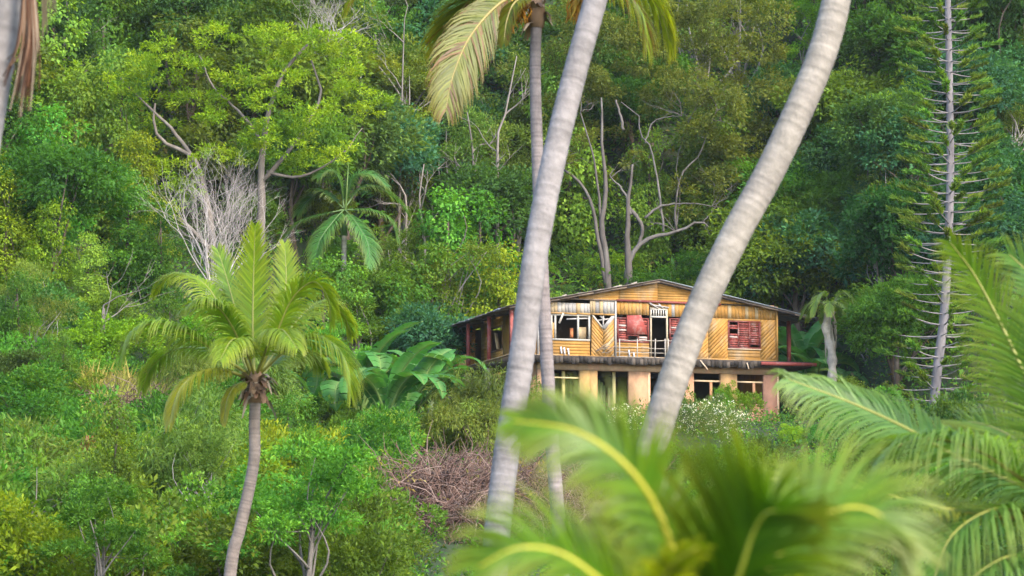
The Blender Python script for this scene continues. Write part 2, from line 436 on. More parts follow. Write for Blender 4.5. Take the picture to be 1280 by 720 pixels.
# ------------------------------------------------------------------ the abandoned house
def build_house():
    TH = R(17)
    D0 = 121.5
    X0 = (671 - 640) / F_PX * D0
    Z0 = 10.0
    H = empty("abandoned_house", (X0, D0, Z0), TH)
    tag(H, "derelict two-storey wooden house with tan panelled walls, red louvres and tin roof", "house")
    c, s = math.cos(TH), math.sin(TH)
    def fw(px, py, w=0.0):
        """photograph pixel -> (u, v) on the plane of the front wall, set back by w"""
        k = at(px, py, 1.0) - Vector((0, 0, CAM_Z))
        # point = t*k ; need local y == w : -(x-X0)*s + (y-D0)*c = w
        t = (w - X0 * s + D0 * c) / (-k.x * s + k.y * c)
        x, y, z = k.x * t, k.y * t, CAM_Z + k.z * t
        return ((x - X0) * c + (y - D0) * s, z - Z0)
    WID, DEP = 11.1, 12.0
    UL, UR = -1.45, 12.75
    FL = 2.75                     # top of the upper floor
    PK, PV = 5.5, 6.15            # ridge
    SL = .197
    def roof_v(u): return PV - abs(u - PK) * SL
    rnd = random.Random(7)
    TAN = [(.345, .178, .042), (.335, .170, .038), (.355, .188, .047), (.328, .163, .037), (.345, .192, .062)]
    PALE = [(.34, .315, .30), (.30, .28, .265), (.38, .335, .28), (.34, .25, .14)]
    RED = (.19, .042, .034)
    WHITE = (.34, .31, .27)
    DARK = (.05, .038, .03)
    def clip(poly, axis_o, axis_d, lo, hi):
        def half(P, f):
            out = []
            for i in range(len(P)):
                a, b = P[i], P[(i + 1) % len(P)]
                fa, fb = f(a), f(b)
                if fa >= 0: out.append(a)
                if (fa >= 0) != (fb >= 0):
                    t = fa / (fa - fb); out.append((a[0] + (b[0] - a[0]) * t, a[1] + (b[1] - a[1]) * t))
            return out
        g = lambda p: p[0] * axis_d[0] + p[1] * axis_d[1]
        P = half(poly, lambda p: g(p) - lo)
        return half(P, lambda p: hi - g(p)) if P else P
    def extrude(mb, P, y0, y1, col, conv=None):
        n = len(P)
        if n < 3: return
        area = sum(P[i][0] * P[(i + 1) % n][1] - P[(i + 1) % n][0] * P[i][1] for i in range(n))
        if abs(area) < 1e-4: return
        if area < 0: P = P[::-1]
        f = conv or (lambda u, v, y: (u, y, v))
        V = [f(p[0], p[1], y0) for p in P] + [f(p[0], p[1], y1) for p in P]
        F = [tuple(range(n)), tuple(range(2 * n - 1, n - 1, -1))] + [(i, i + n, (i + 1) % n + n, (i + 1) % n) for i in range(n)]
        mb.add(V, F, col)
    def boards(name, poly, ang, w, pal, y0=-.02, th=.03, mat=None, parent=H, conv=None, miss=0.0, backing=True, label=None):
        """a panel: separate boards (gaps between, uneven depth) laid at an angle and clipped to a convex outline"""
        mb = MB()
        ca, sa = math.cos(R(ang)), math.sin(R(ang))
        ax = (-sa, ca)
        g = [p[0] * ax[0] + p[1] * ax[1] for p in poly]
        q = min(g) - rnd.uniform(0, w)
        while q < max(g):
            ww = w * rnd.uniform(.85, 1.15)
            if rnd.random() >= miss:
                P = clip(poly, None, ax, q + .001, q + ww - .001)
                col = np.array(pal[rnd.randrange(len(pal))]) * rnd.uniform(.93, 1.06)
                extrude(mb, P, y0 - th - rnd.uniform(0, .003), y0, col, conv)
            q += ww
        if backing: extrude(mb, poly, y0 + .002, y0 + .03, np.array(pal[0]) * .75, conv)
        o = mb.build(name, mat or M_WOOD, parent)
        if label: o["label"] = label
        return o
    def rect(u0, u1, v0, v1): return [(u0, v0), (u1, v0), (u1, v1), (u0, v1)]

    # --- openings on the front wall (measured on the photograph)
    _, VB = fw(720, 394); _, VS = fw(720, 427)
    VB = 4.58; VS = 3.43
    win1 = (fw(687, 400)[0], fw(737, 400)[0])
    tri = (fw(738.5, 400)[0], fw(768, 400)[0])
    lou = (fw(770, 400)[0], fw(811, 400)[0])
    dor = (fw(812, 400)[0], fw(834, 400)[0])
    lo2 = (fw(836, 400)[0], fw(860, 400)[0])
    win2 = (fw(909.5, 420)[0], fw(950, 420)[0])
    v2 = (fw(930, 436)[1], fw(930, 401.5)[1])
    # below the sills: horizontal boards, then diagonal panels
    def panel(u0, u1, v0, v1, ang, pal=TAN, w=.13, **k):
        if u1 - u0 > .02: boards("wall_panel", rect(u0 + .006, u1 - .006, v0, v1), ang, w, pal, **k)
    panel(0, win1[0], FL, VB, 45)
    panel(win1[0], win1[1], FL, VS, 0)
    um = (tri[0] + tri[1]) / 2
    vt = VB - .58
    boards("wall_panel", [(tri[0], FL), (um, FL), (um, vt), (tri[0] + .04, VB)], -48, .12, TAN)
    boards("wall_panel", [(um + .01, FL), (tri[1], FL), (tri[1], VB), (um + .01, vt)], 48, .12, [TAN[4], PALE[3], TAN[2]])
    panel(lou[0], lou[1], FL, VS - .02, 0, miss=.04)
    panel(lo2[0], lo2[1], FL, VS + .02, 0)
    us = [lo2[1], (lo2[1] + win2[0]) / 2, win2[0]]
    panel(us[0], us[1], FL, VB + .02, 45)
    panel(us[1], us[2], FL, VB + .02, 45)
    panel(win2[0], win2[1], FL, v2[0], 0)
    panel(win2[0], win2[1], v2[1], VB + .02, 0)
    panel(win2[1], WID, FL, VB + .02, 45)
    # upper band of upright boards, greyed where the paint has gone
    ub = [0, win1[0], win1[1], tri[1], lou[1]]
    vband = fw(720, 374)[1]
    for a, b in zip(ub, ub[1:]):
        pale = b <= tri[1] + .01
        boards("band_board_panel", rect(a + .006, b - .006, VB + .06, min(vband - .03, roof_v(max(a, .0)) - .12)), 90, .17, PALE if pale else TAN, y0=-.03 if pale else -.02, miss=.03)
    for a, b in ((dor[1], lo2[1]), (lo2[1], us[1]), (us[1], win2[0]), (win2[0], win2[1]), (win2[1], WID)):
        boards("band_board_panel", rect(a + .006, b - .006, VB + .03, vband - .05), 90, .16, TAN + ([PALE[1], PALE[3]] if b < WID else []), y0=-.02)
    mb = MB(); mb.box(lou[1], dor[1], -.03, 0, vband - .22, vband - .06, TAN[1]); mb.build("door_header", M_WOOD, H)
    # gable triangle: long horizontal boards in sections
    gx = [0.15, 1.9, 3.7, 5.5, 7.3, 9.2, 10.95]
    for a, b in zip(gx, gx[1:]):
        top = [(b, roof_v(b) - .10), (a, roof_v(a) - .10)]
        boards("gable_panel", [(a + .005, vband), (b - .005, vband)] + top, 1.0, .12, TAN[:3], y0=-.045)
    mb = MB(); a = fw(770, 375); b = fw(900, 380)
    mb.bar((a[0], -.10, vband + .0), (b[0], -.09, vband - .03), .09, .06, RED); mb.build("gable_beam", M_PAINT, H)
    mb = MB(); mb.bar((fw(683, 372)[0], -.10, vband), (a[0] - .02, -.09, vband - .01), .05, .05, (.18, .13, .10)); mb.build("gable_beam", M_DARK, H)
    mb = MB(); mb.bar((b[0] + .1, -.085, vband - .02), (WID - .35, -.085, vband - .07), .035, .04, DARK); mb.build("gable_beam", M_DARK, H)
    # trims
    mb = MB()
    for (a, b, zz, th) in ((0, lou[0], VB + .02, .07), (0, WID, FL + .03, .07)):
        n = 6
        for k in range(n):
            x0, x1 = a + (b - a) * k / n, a + (b - a) * (k + 1) / n
            mb.bar((x0, -.085, zz + rnd.uniform(-.015, .015)), (x1 - .01, -.085, zz + rnd.uniform(-.015, .015)), th, .05, np.array(TAN[4]) * rnd.uniform(.7, 1.1))
    mb.build("wall_trim", M_WOOD, H)
    for x in (.04, tri[1] + .015, WID - .04):
        mb = MB(); mb.bar((x, -.09, FL), (x + .01, -.09, vband - .05), .08, .05, np.array(PALE[0]) if x < 9 else np.array(TAN[2])); mb.build("corner_post", M_WOOD, H)

    # --- broken window
    def frame(name, u0, u1, v0, v1, t, col, posts=(), mat=M_PAINT, y=-.05):
        mb = MB()
        mb.box(u0, u1, y - .03, y + .05, v0, v0 + t, col); mb.box(u0, u1, y - .031, y + .051, v1 - t, v1, col)
        for x in (u0 + t / 2, u1 - t / 2, *posts):
            mb.box(x - t / 2, x + t / 2, y - .034, y + .048, v0 + t, v1 - t, col)
        return mb.build(name, mat, H)
    w1 = frame("window_frame", win1[0] + .02, win1[1] - .0, VS, VB, .08, WHITE, [fw(693.5, 400)[0], fw(722, 400)[0]])
    mb = MB(); mb.bar((fw(703, 393)[0], -.13, VB + .03), (fw(697.5, 406)[0], -.16, VB - .42), .09, .03, WHITE); mb.build("hanging_board", M_PAINT, w1)
    mb = MB(); mb.bar((fw(708, 399)[0], -.03, fw(708, 399)[1]), (fw(735, 397)[0], -.02, fw(735, 398)[1]), .06, .03, PALE[0]); mb.build("loose_lath", M_PAINT, w1)
    mb = MB(); mb.box(fw(724.5, 400)[0], fw(736, 400)[0], .35, .38, fw(730, 423)[1], fw(730, 408)[1], (.52, .38, .22)); mb.build("inner_board", M_WOOD, w1)
    mb = MB(); mb.box(fw(717, 400)[0], fw(721, 400)[0], .5, .54, fw(730, 421)[1], fw(730, 409)[1], (.55, .20, .08)); mb.build("inner_board", M_WOOD, w1)
    extra = MB()
    boards("wall_panel", [(win1[0], VS + .05), (fw(693, 400)[0], VS), (fw(693, 400)[0], VB - .45), (win1[0], VB - .25)], 60, .1, TAN)
    # gap with bare struts
    mb = MB()
    mb.bar((tri[0] + .04, -.06, VB + .01), (um, -.06, vt - .01), .07, .05, PALE[2]); mb.bar((tri[1] - .03, -.06, VB), (um + .02, -.07, vt), .16, .05, PALE[0])
    mb.bar((um, -.05, vt - .02), (um + .02, -.05, VB), .05, .05, PALE[0]); mb.bar((um - .25, -.03, VB - .24), (tri[1] - .12, -.03, VB - .13), .06, .04, PALE[1])
    mb.bar((um - .12, -.02, VB - .02), (um + .1, -.02, VB - .22), .08, .04, PALE[0])
    mb.build("bare_strut", M_PAINT, H)

    # --- red louvres
    def louvre(u0, u1, v0, v1, n, frac, gapset=(), col=RED):
        f = frame("louvre_window", u0, u1, v0, v1, .06, np.array(col) * .9, [u0 + (u1 - u0) * q for q in frac])
        f["label"] = "red louvred shutter with some slats missing"
        mb = MB(); cols = [u0 + .05] + [u0 + (u1 - u0) * q for q in frac] + [u1 - .05]
        for ci, (a, b) in enumerate(zip(cols, cols[1:])):
            for k in range(n):
                if (ci, k) in gapset or rnd.random() < .05: continue
                z = v0 + .08 + (v1 - v0 - .16) * (k + .5) / n
                hh = (v1 - v0 - .16) / n * .42
                j = rnd.uniform(-.02, .02) * (rnd.random() < .4)
                cc = np.array(col) * rnd.uniform(.7, 1.7) if rnd.random() > .12 else np.array((.45, .33, .30))
                mb.add([(a + .03, -.075, z - hh), (b - .03, -.075, z - hh + j), (b - .03, -.035, z + hh + j), (a + .03, -.035, z + hh),
                        (a + .03, -.062, z - hh), (b - .03, -.062, z - hh + j), (b - .03, -.022, z + hh + j), (a + .03, -.022, z + hh)],
                       [(0, 1, 2, 3), (7, 6, 5, 4), (0, 4, 5, 1), (3, 2, 6, 7), (0, 3, 7, 4), (1, 5, 6, 2)], cc)
        o = mb.build("louvre_slat", M_PAINT, f); o["kind"] = "stuff"
        return f
    l1 = louvre(lou[0] + .03, lou[1] - .02, VS, VB - .08, 9, (.32, .66), {(1, 0), (1, 1), (2, 3), (2, 4)})
    mb = MB(); a = fw(782.5, 396); b = fw(808, 418.5); e_ = fw(800, 396)
    extrude(mb, [(a[0], b[1]), (b[0], b[1]), (b[0] - .05, b[1] + .25), (e_[0], a[1] + .08), (a[0], a[1] + .05)], -.13, -.10, (.28, .055, .045))
    o = mb.build("shutter_board", M_PAINT, l1); o["label"] = "solid red board with its corner cut off"
    louvre(lo2[0], lo2[1], VS + .02, VB - .04, 10, (.5,))
    louvre(win2[0], win2[1], v2[0], v2[1], 11, (.32, .66), {(0, 6), (0, 10), (0, 7)})
    mb = MB(); mb.box(win2[0] - .02, win2[1] + .02, -.10, -.04, v2[0] - .05, v2[0] - .002, (.50, .38, .26)); mb.build("window_sill", M_WOOD, H)

    # --- doorway with a pale slatted transom
    d = frame("door_frame", dor[0], dor[1], FL, vband - .26, .07, (.36, .29, .20))
    mb = MB(); z0, z1 = fw(823, 397.5)[1], fw(823, 386.5)[1]
    mb.box(dor[0] + .02, dor[1] - .05, -.10, -.06, z0, z0 + .07, (.44, .40, .35)); mb.box(dor[0] + .02, dor[1] - .05, -.10, -.06, z1 - .05, z1, (.44, .40, .35))
    for k in range(7):
        x = dor[0] + .05 + (dor[1] - dor[0] - .14) * k / 6
        mb.box(x - .025, x + .025, -.095, -.065, z0 + .07, z1 - .05, (.44, .40, .35))
    mb.build("transom_lattice", M_PAINT, d)
    mb = MB()
    for (p, q) in (((811, 379), (822, 386)), ((828, 386), (822, 380)), ((812, 381), (835, 385))):
        a, b = fw(*p), fw(*q); mb.bar((a[0], -.11, a[1]), (b[0], -.12, b[1]), .05, .03, PALE[0])
    mb.build("loose_lath", M_PAINT, d)
    # balcony rail, lopsided
    rl = MB()
    for (p, q, w) in (((768, 426.5), (841, 427.5), .045), ((765, 435), (842, 438), .035), ((766, 441), (842, 443.5), .035), ((764, 447), (842, 449), .035)):
        a, b = fw(*p), fw(*q)
        n = 5
        pts = [(a[0] + (b[0] - a[0]) * k / n, -.55 + rnd.uniform(-.02, .02), a[1] + (b[1] - a[1]) * k / n + rnd.uniform(-.02, .02)) for k in range(n + 1)]
        for x, y in zip(pts, pts[1:]): rl.bar(x, y, w * .75, .03, (.30, .26, .22))
    rl.build("balcony_rail", M_PAINT, H)
    for px in (769, 791, 813, 826, 830, 841):
        mb = MB(); a = fw(px, 426); mb.bar((a[0], -.56, FL - .15), (a[0] + rnd.uniform(-.04, .04), -.56, a[1] + .04), .04, .04, (.33, .29, .25)); mb.build("rail_post", M_PAINT, H)
    for k in range(7):
        mb = MB(); a = fw(742 + rnd.uniform(0, 24), 431 + rnd.uniform(0, 12)); b = fw(742 + rnd.uniform(0, 26), 428 + rnd.uniform(0, 16))
        mb.bar((a[0], -.2, a[1]), (b[0], -.3, b[1]), .03, .02, (.24, .19, .15)); mb.build("broken_lath", M_DARK, H)
    for px, py in ((700, 436), (704, 437), (709, 438), (785, 440), (791, 443), (765, 449)):
        mb = MB(); a = fw(px, py); mb.bar((a[0], -.12, a[1] + .08), (a[0] + .03, -.14, a[1] - .22), .06, .02, (.60, .58, .60)); mb.build("peeling_strip", M_PAINT, H)

    # --- floors, inner walls, side walls
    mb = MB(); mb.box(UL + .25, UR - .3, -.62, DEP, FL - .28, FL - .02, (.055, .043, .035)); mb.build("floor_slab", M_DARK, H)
    mb = MB()
    n = 64
    for k in range(n):
        x0 = UL + .25 + (10.2 - UL) * k / n; x1 = UL + .25 + (10.2 - UL) * (k + 1) / n
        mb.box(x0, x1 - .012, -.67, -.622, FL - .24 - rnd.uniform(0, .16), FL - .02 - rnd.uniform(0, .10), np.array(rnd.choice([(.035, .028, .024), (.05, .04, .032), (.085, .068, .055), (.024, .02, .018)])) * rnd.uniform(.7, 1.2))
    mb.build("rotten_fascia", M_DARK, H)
    mb = MB(); mb.box(fw(944, 458)[0], UR - .1, -.78, -.63, FL - .21, FL - .07, (.33, .07, .055)); o = mb.build("balcony_edge_beam", M_PAINT, H); o["label"] = "red painted beam along the right end of the floor"
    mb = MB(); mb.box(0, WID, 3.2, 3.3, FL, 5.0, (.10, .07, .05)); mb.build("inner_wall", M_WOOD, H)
    mb = MB(); mb.box(0, WID, DEP - .12, DEP, 0, 5.0, (.30, .19, .08)); mb.build("rear_wall", M_WOOD, H)
    TAN_SHADE_LIFT = [tuple(min(.6, c_ * 1.55) for c_ in t_) for t_ in TAN]  # side boards coloured lighter to offset the shade under the gallery roof
    mb = MB()
    for k in range(8): mb.box(-1.35 + k * .165, -1.35 + k * .165 + .158, -.55, DEP, FL - .018, FL + .012, np.array((.30, .22, .14)) * rnd.uniform(.8, 1.1))
    mb.build("gallery_bounce_floor", M_WOOD, H)  # pale floor boards added to bounce light onto the side wall
    side = lambda u0: (lambda a, v, y: (u0 + y, a, v))
    # left flank: boards in sections, window and door openings; its own plane at u = 0
    secs = [(0.02, 2.4), (2.4, 4.85), (4.85, 6.7), (6.7, 8.3), (8.3, 9.4), (9.4, 12)]
    for a, b in secs:
        if (a, b) == (4.85, 6.7):
            boards("side_wall_panel", rect(a, b, FL, 3.42), 0, .14, TAN_SHADE_LIFT, conv=side(0)); boards("side_wall_panel", rect(a, b, 4.55, 5.0), 0, .14, TAN_SHADE_LIFT, conv=side(0))
            f = MB()
            for (p0, p1, q0, q1) in ((a, b, 3.42, 3.5), (a, b, 4.47, 4.55), (a, a + .08, 3.5, 4.47), (b - .08, b, 3.5, 4.47)): f.box(-.08, -.02, p0, p1, q0, q1, (.22, .12, .06))
            f = f.build("side_window_frame", M_WOOD, H)
            g = MB(); g.bar((-.12, a + .5, 3.5), (-.10, a + .95, 4.25), .16, .04, (.52, .36, .20)); g.build("leaning_board", M_WOOD, f)
        elif (a, b) == (8.3, 9.4):
            boards("side_wall_panel", rect(a, b, 4.75, 5.0), 0, .12, TAN_SHADE_LIFT, conv=side(0))
        else: boards("side_wall_panel", rect(a + .01, b - .01, FL, 5.0), 45 if a < 5 else 0, .14, TAN_SHADE_LIFT, conv=side(0))
    mb = MB(); mb.box(WID - .1, WID, .03, DEP - .13, 0, 5.02, TAN[1]); mb.build("side_wall", M_WOOD, H)
    mb = MB(); mb.box(-.0, .1, .05, DEP - .13, 0, FL - .285, (.45, .27, .15)); mb.build("side_wall", M_PLASTER, H)
    mb = MB(); mb.box(.12, WID - .12, 6.6, 6.7, 0, FL - .285, (.16, .17, .07)); mb.build("inner_wall", M_PLASTER, H)
    # gallery posts
    for (u, w, col) in ((-1.1, .1, RED), (-1.1, 3.5, RED), (-1.1, 6.8, RED), (-1.1, 10.1, (.40, .37, .35)), (12.2, 1.3, RED), (12.2, 6, RED), (12.2, 11, RED)):
        r = .075 if col is RED else .22
        mb = MB(); mb.box(u - r, u + r, w - r, w + r, FL - .02, roof_v(u) - .1, np.array(col) * (1.25 if col is RED else 1), jit=.012)
        o = mb.build("gallery_post", M_PAINT, H)
        if col is not RED: o["label"] = "thick grey concrete post"
    for (u, w) in ((-1.1, .1), (-1.1, 3.5), (-1.1, 6.8), (-1.1, 10.1), (12.2, 6), (12.2, 11)):
        mb = MB(); mb.box(u - .15, u + .15, w - .15, w + .15, -.4, FL - .285, (.38, .30, .24)); mb.build("lower_post", M_PLASTER, H)
    mb = MB(); mb.box(-1.16, -1.04, 6.9, 9.8, FL, FL + .62, (.50, .28, .10)); mb.build("gallery_parapet", M_WOOD, H)
    # roof: one tin sheet after another, ridge to eave
    for sgn, ue in ((-1, UL), (1, UR)):
        for k in range(14):
            y0 = -.42 + k * .93; y1 = y0 + .96
            u0 = PK + sgn * .02; u1 = ue + rnd.uniform(-.18, .12)
            if k < 2: u1 = ue + sgn * .06
            mb = MB(); nseg = 12; V, Fc = [], []
            for j in range(nseg + 1):
                yy = y0 + (y1 - y0) * j / nseg; dz = .022 * math.cos(j * math.pi) + rnd.uniform(-.004, .004) + .006 * (k % 2)
                for (u, e) in ((u0, 0), ((u0 + u1) / 2, rnd.uniform(-.02, .02)), (u1, rnd.uniform(-.05, .01))):
                    for th in (0, -.012): V.append((u, yy, roof_v(u) + dz + e + th + .02))
            for j in range(nseg):
                for i in range(2):
                    a0 = j * 6 + i * 2; b0 = a0 + 2; c0 = a0 + 6; d0 = c0 + 2
                    Fc += [(a0, c0, d0, b0), (a0 + 1, b0 + 1, d0 + 1, c0 + 1)]
            for j in range(nseg): Fc += [(j * 6 + 4, j * 6 + 10, j * 6 + 11, j * 6 + 5)]
            for i in range(2): Fc += [(i * 2, i * 2 + 2, i * 2 + 3, i * 2 + 1)]
            colr = np.array(rnd.choice([(.20, .15, .13), (.26, .22, .20), (.17, .11, .085), (.32, .32, .34)])) * rnd.uniform(.8, 1.15)
            if k < 2 and sgn > 0: colr = np.array((.36, .40, .46))
            mb.add(V, Fc, colr); mb.build("roof_sheet", M_TIN, H)
    mb = MB()
    for sgn, ue in ((-1, UL + .1), (1, UR - .15)):
        n = 9
        for k in range(n):
            a = PK + (ue - PK) * k / n; b = PK + (ue - PK) * (k + 1) / n
            mb.bar((a, -.36, roof_v(a) - .07 + rnd.uniform(-.015, .015)), (b, -.36, roof_v(b) - .07 + rnd.uniform(-.015, .015)), .065 * rnd.uniform(.7, 1.1), .03, np.array(rnd.choice([(.09, .065, .05), (.16, .12, .09), (.06, .045, .04)])))
    mb.build("barge_board", M_DARK, H)
    for w in (0.0, 2, 4, 6, 8, 10, 11.8):
        for sgn, ue in ((-1, UL + .2), (1, UR - .3)):
            mb = MB(); mb.bar((PK, w, PV - .1), (ue, w, roof_v(ue) - .1), .1, .07, (.13, .10, .08)); mb.build("rafter", M_DARK, H)
    for k in range(5):
        u = 1 + k * .8 + rnd.uniform(-.2, .2)
        mb = MB(); mb.bar((u, -.25, roof_v(u) + .05), (u + rnd.uniform(.2, .5), -.15, roof_v(u) + rnd.uniform(.07, .16)), .05, .04, (.30, .26, .22)); mb.build("roof_scrap", M_DARK, H)

    # --- ground floor: plaster piers, beam, openings with bars, low walls
    PIER = [(.33, .21, .085), (.35, .22, .095)]
    piers = [(671, 690), (723.5, 745.5), (785, 811.5), (838, 866), (900, 920), (953.5, 972.5)]
    pu = [(fw(a, 490)[0], fw(b, 490)[0]) for a, b in piers]
    for k, (a, b) in enumerate(pu):
        mb = MB()
        if k in (1,):   # split pier
            m_ = a + (b - a) * .56
            mb.box(a, m_, -.14, .14, -.6, 2.16, PIER[0], jit=.015); mb.box(m_ + .012, b, -.12, .15, -.6, 2.155, PIER[1], jit=.015)
        else: mb.box(a, b, -.14, .14, -.6, 2.16, (.36, .215, .13) if k < 4 else ((.35, .22, .105) if k == 4 else (.37, .195, .13)), jit=.015)
        if k in (2, 5): mb.box(b - .10, b - .02, -.155, -.13, -.3, 2.1, (.62, .42, .26))
        mb.build("pier", M_PLASTER, H)
    mb = MB(); mb.box(.0, WID, -.17, .16, 2.165, FL - .285, (.34, .235, .15)); mb.build("lintel_beam", M_PLASTER, H)
    for k in (3, 4):
        a, b = pu[k][1], pu[k + 1][0]
        mb = MB(); mb.box(a, b, -.10, .10, -.6, .80, (.34, .17, .12), jit=.01); mb.build("low_wall", M_PLASTER, H)
        mb = MB(); mb.box(a, b, -.15, .12, .803, .87, (.56, .36, .22)); mb.build("low_wall_sill", M_PLASTER, H)
        f = MB(); f.box(a, b, -.04, .02, 1.80, 1.87, (.60, .45, .28)); x = a + (b - a) * .66; f.box(x - .06, x + .06, -.045, .015, .87, 1.80, (.36, .19, .10))
        f.build("window_bar", M_WOOD, H)
    for k in (0, 1, 2):
        a, b = pu[k][1], pu[k + 1][0]
        f = MB(); x = a + (b - a) * (.5 if k == 0 else .62); f.box(x - .07, x + .07, .25, .33, -.3, 2.16, (.34, .30, .12))
        if k == 0: f.box(a, b, -.03, .03, 1.80, 1.86, (.60, .47, .25))
        f.build("window_bar", M_WOOD, H)
        if k < 2:
            g = MB(); n = 9
            for j in range(n):
                x0 = a + (b - a) * j / n; x1 = a + (b - a) * (j + .96) / n
                yy = .9 + .08 * math.sin(j * 2.1)
                g.add([(x0, yy, -.3), (x1, yy + .05, -.3), (x1, yy + .05, 2.1 - .12 * j * (k)), (x0, yy, 2.1 - .12 * j * k),
                       (x0, yy + .02, -.3), (x1, yy + .07, -.3), (x1, yy + .07, 2.1 - .12 * j * k), (x0, yy + .02, 2.1 - .12 * j * k)],
                      [(0, 1, 2, 3), (7, 6, 5, 4), (0, 4, 5, 1), (3, 2, 6, 7), (0, 3, 7, 4), (1, 5, 6, 2)], np.array((.13, .17, .05)) * rnd.uniform(.7, 1.3))
            o = g.build("hanging_tarpaulin", M_WOOD, H); o["label"] = "faded green sheet hung inside the opening"
    for (p, q) in (((868, 452), (877, 464)), ((926, 455), (928, 463))):
        a, b = fw(*p), fw(*q); mb = MB(); mb.bar((a[0], -.72, a[1]), (b[0], -.76, b[1]), .05, .03, (.50, .38, .27)); mb.build("broken_lath", M_DARK, H)
    mb = MB(); mb.box(UL + .3, UR - .4, -.6, DEP, -.5, .02, (.26, .20, .15)); mb.build("foundation", M_PLASTER, H)
    return H
build_house()

# ------------------------------------------------------------------ palms
def frond(parent, pts, L, n=60, droop=.25, w=.035, col0=(.06, .15, .015), col1=(.16, .26, .02), rib=(.28, .26, .04), rr=.018, start=.18, fwd=(42, 68),
          lift=.15, up=None, seg=4, seed=0, tipcol=(.30, .25, .05), name="frond", vary=.2, dry=0.0, drycol=(.30, .15, .04), ribmat=None, sides=(-1, 1)):
    """one palm leaf: a curved midrib and two rows of narrow leaflets"""
    rg = random.Random(seed)
    P, total = resample(catmull(pts, 10), 48)
    lv, rb = MB(), MB()
    up = Vector(up) if up else Vector((0, 0, 1))
    V, C, nprev = [], [], None
    def frame(t):
        i = min(int(t * 47), 46); a, b = P[max(i - 1, 0)], P[min(i + 2, 47)]
        T = (b - a).normalized(); f = t * 47 - i
        return P[i].lerp(P[i + 1], f), T
    Ns = []
    N = up.copy()
    for i in range(48):
        T = (P[min(i + 1, 47)] - P[max(i - 1, 0)]).normalized()
        N = N - T * N.dot(T)
        if N.length < 1e-3: N = Vector((0.1, -1, .1)) - T * Vector((0.1, -1, .1)).dot(T)
        N.normalize(); Ns.append(N.copy())
    qv, qc = [], []
    c0, c1, dc = Vector(col0), Vector(col1), Vector(drycol) * .65
    for sd in sides:
        for k in range(n):
            t = start + (1 - start) * (k + rg.uniform(.2, .8)) / n
            p, T = frame(min(t, .999)); Nn = Ns[min(int(t * 47), 47)]
            Sv = T.cross(Nn).normalized() * sd
            u = (t - start) / (1 - start)
            ang = R(fwd[0] + (fwd[1] - fwd[0]) * u + rg.uniform(-6, 6))
            ln = L * (math.sin(math.pi * (.13 + .80 * u)) ** .75) * rg.uniform(.88, 1.08)
            d = (Sv * math.cos(ang) + T * math.sin(ang) + Nn * (lift + rg.uniform(-.08, .08))).normalized()
            cc = c0.lerp(c1, min(max(rg.uniform(0, .7) + u * .3, 0), 1)) * rg.uniform(1 - vary, 1 + vary)
            isd = rg.random() < dry
            if isd: cc = dc * rg.uniform(.6, 1.2)
            q = p.copy(); ring = []
            dr = droop * rg.uniform(.75, 1.3)
            for j in range(seg + 1):
                f = j / seg
                wd = d.cross(Nn)
                wd = wd.normalized() if wd.length > 1e-4 else T
                ww = w * (.75 + .5 * f if f < .4 else (1 - f) * 1.55 + .03) * .5
                tipc = cc.lerp(Vector(tipcol), .45 * f * f)
                ring.append((q - wd * ww, q + wd * ww, tipc))
                q = q + d * (ln / seg); d = (d + Vector((0, 0, -1)) * dr * (.4 + f)).normalized()
            for a, b in zip(ring, ring[1:]):
                qv.append((a[0], a[1], b[1], b[0])); qc.append((a[2], a[2], b[2], b[2]))
    V = np.array([[tuple(x) for x in q] for q in qv], dtype=np.float32); C = np.array([[tuple(x) for x in q] for q in qc], dtype=np.float32)
    lv.quads(V, C)
    fr = lv.build(name, M_FROND, parent)
    rib = np.array(rib) * .75
    rb.tube(P, [rr * (1.25 - 1.05 * i / 47) for i in range(48)], 6, rib)
    rb.build("midrib", ribmat or M_RIB, fr, smooth=True)
    return fr
def palm_trunk(parent, pts, r0, r1, col, ring=.11, flare=0.25, seed=0, sides=18):
    rg = random.Random(seed)
    P0 = catmull(pts, 12); _, tot = resample(P0, 3)
    n = max(20, int(tot / (ring / 3)))
    n += (1 - n) % 3
    Pf, _ = resample(P0, n * 4)
    fr_ = [0.0]; 
    for _k in range((n - 1) // 3):
        w_ = rg.uniform(.55, 1.5); fr_ += [fr_[-1] + w_ * .3, fr_[-1] + w_ * .62, fr_[-1] + w_]
    n = len(fr_); P = [Pf[min(int(q / fr_[-1] * (len(Pf) - 1)), len(Pf) - 1)] for q in fr_]
    rad, cols = [], []
    c = np.array(col)
    tone = 1.0
    for i in range(n):
        f = i / (n - 1)
        r = r0 + (r1 - r0) * f + flare * r0 * math.exp(-f * tot / .5)
        ph = i % 3
        if ph == 0: tone = rg.uniform(.90, 1.07)
        r *= (1.02, 1.0, .988)[ph] * (1 + rg.uniform(-.006, .006))
        rad.append(r)
        if ph == 0: notch = rg.uniform(.72, .97)
        cols.append(c * tone * ((notch, 1.02, 1.0)[ph]))
    mb = MB(); mb.tube(P, rad, sides, np.array(cols))
    return mb.build("trunk", M_PALM, parent, smooth=True)
def rel(P, o): return [Vector(p) - Vector(o) for p in P]

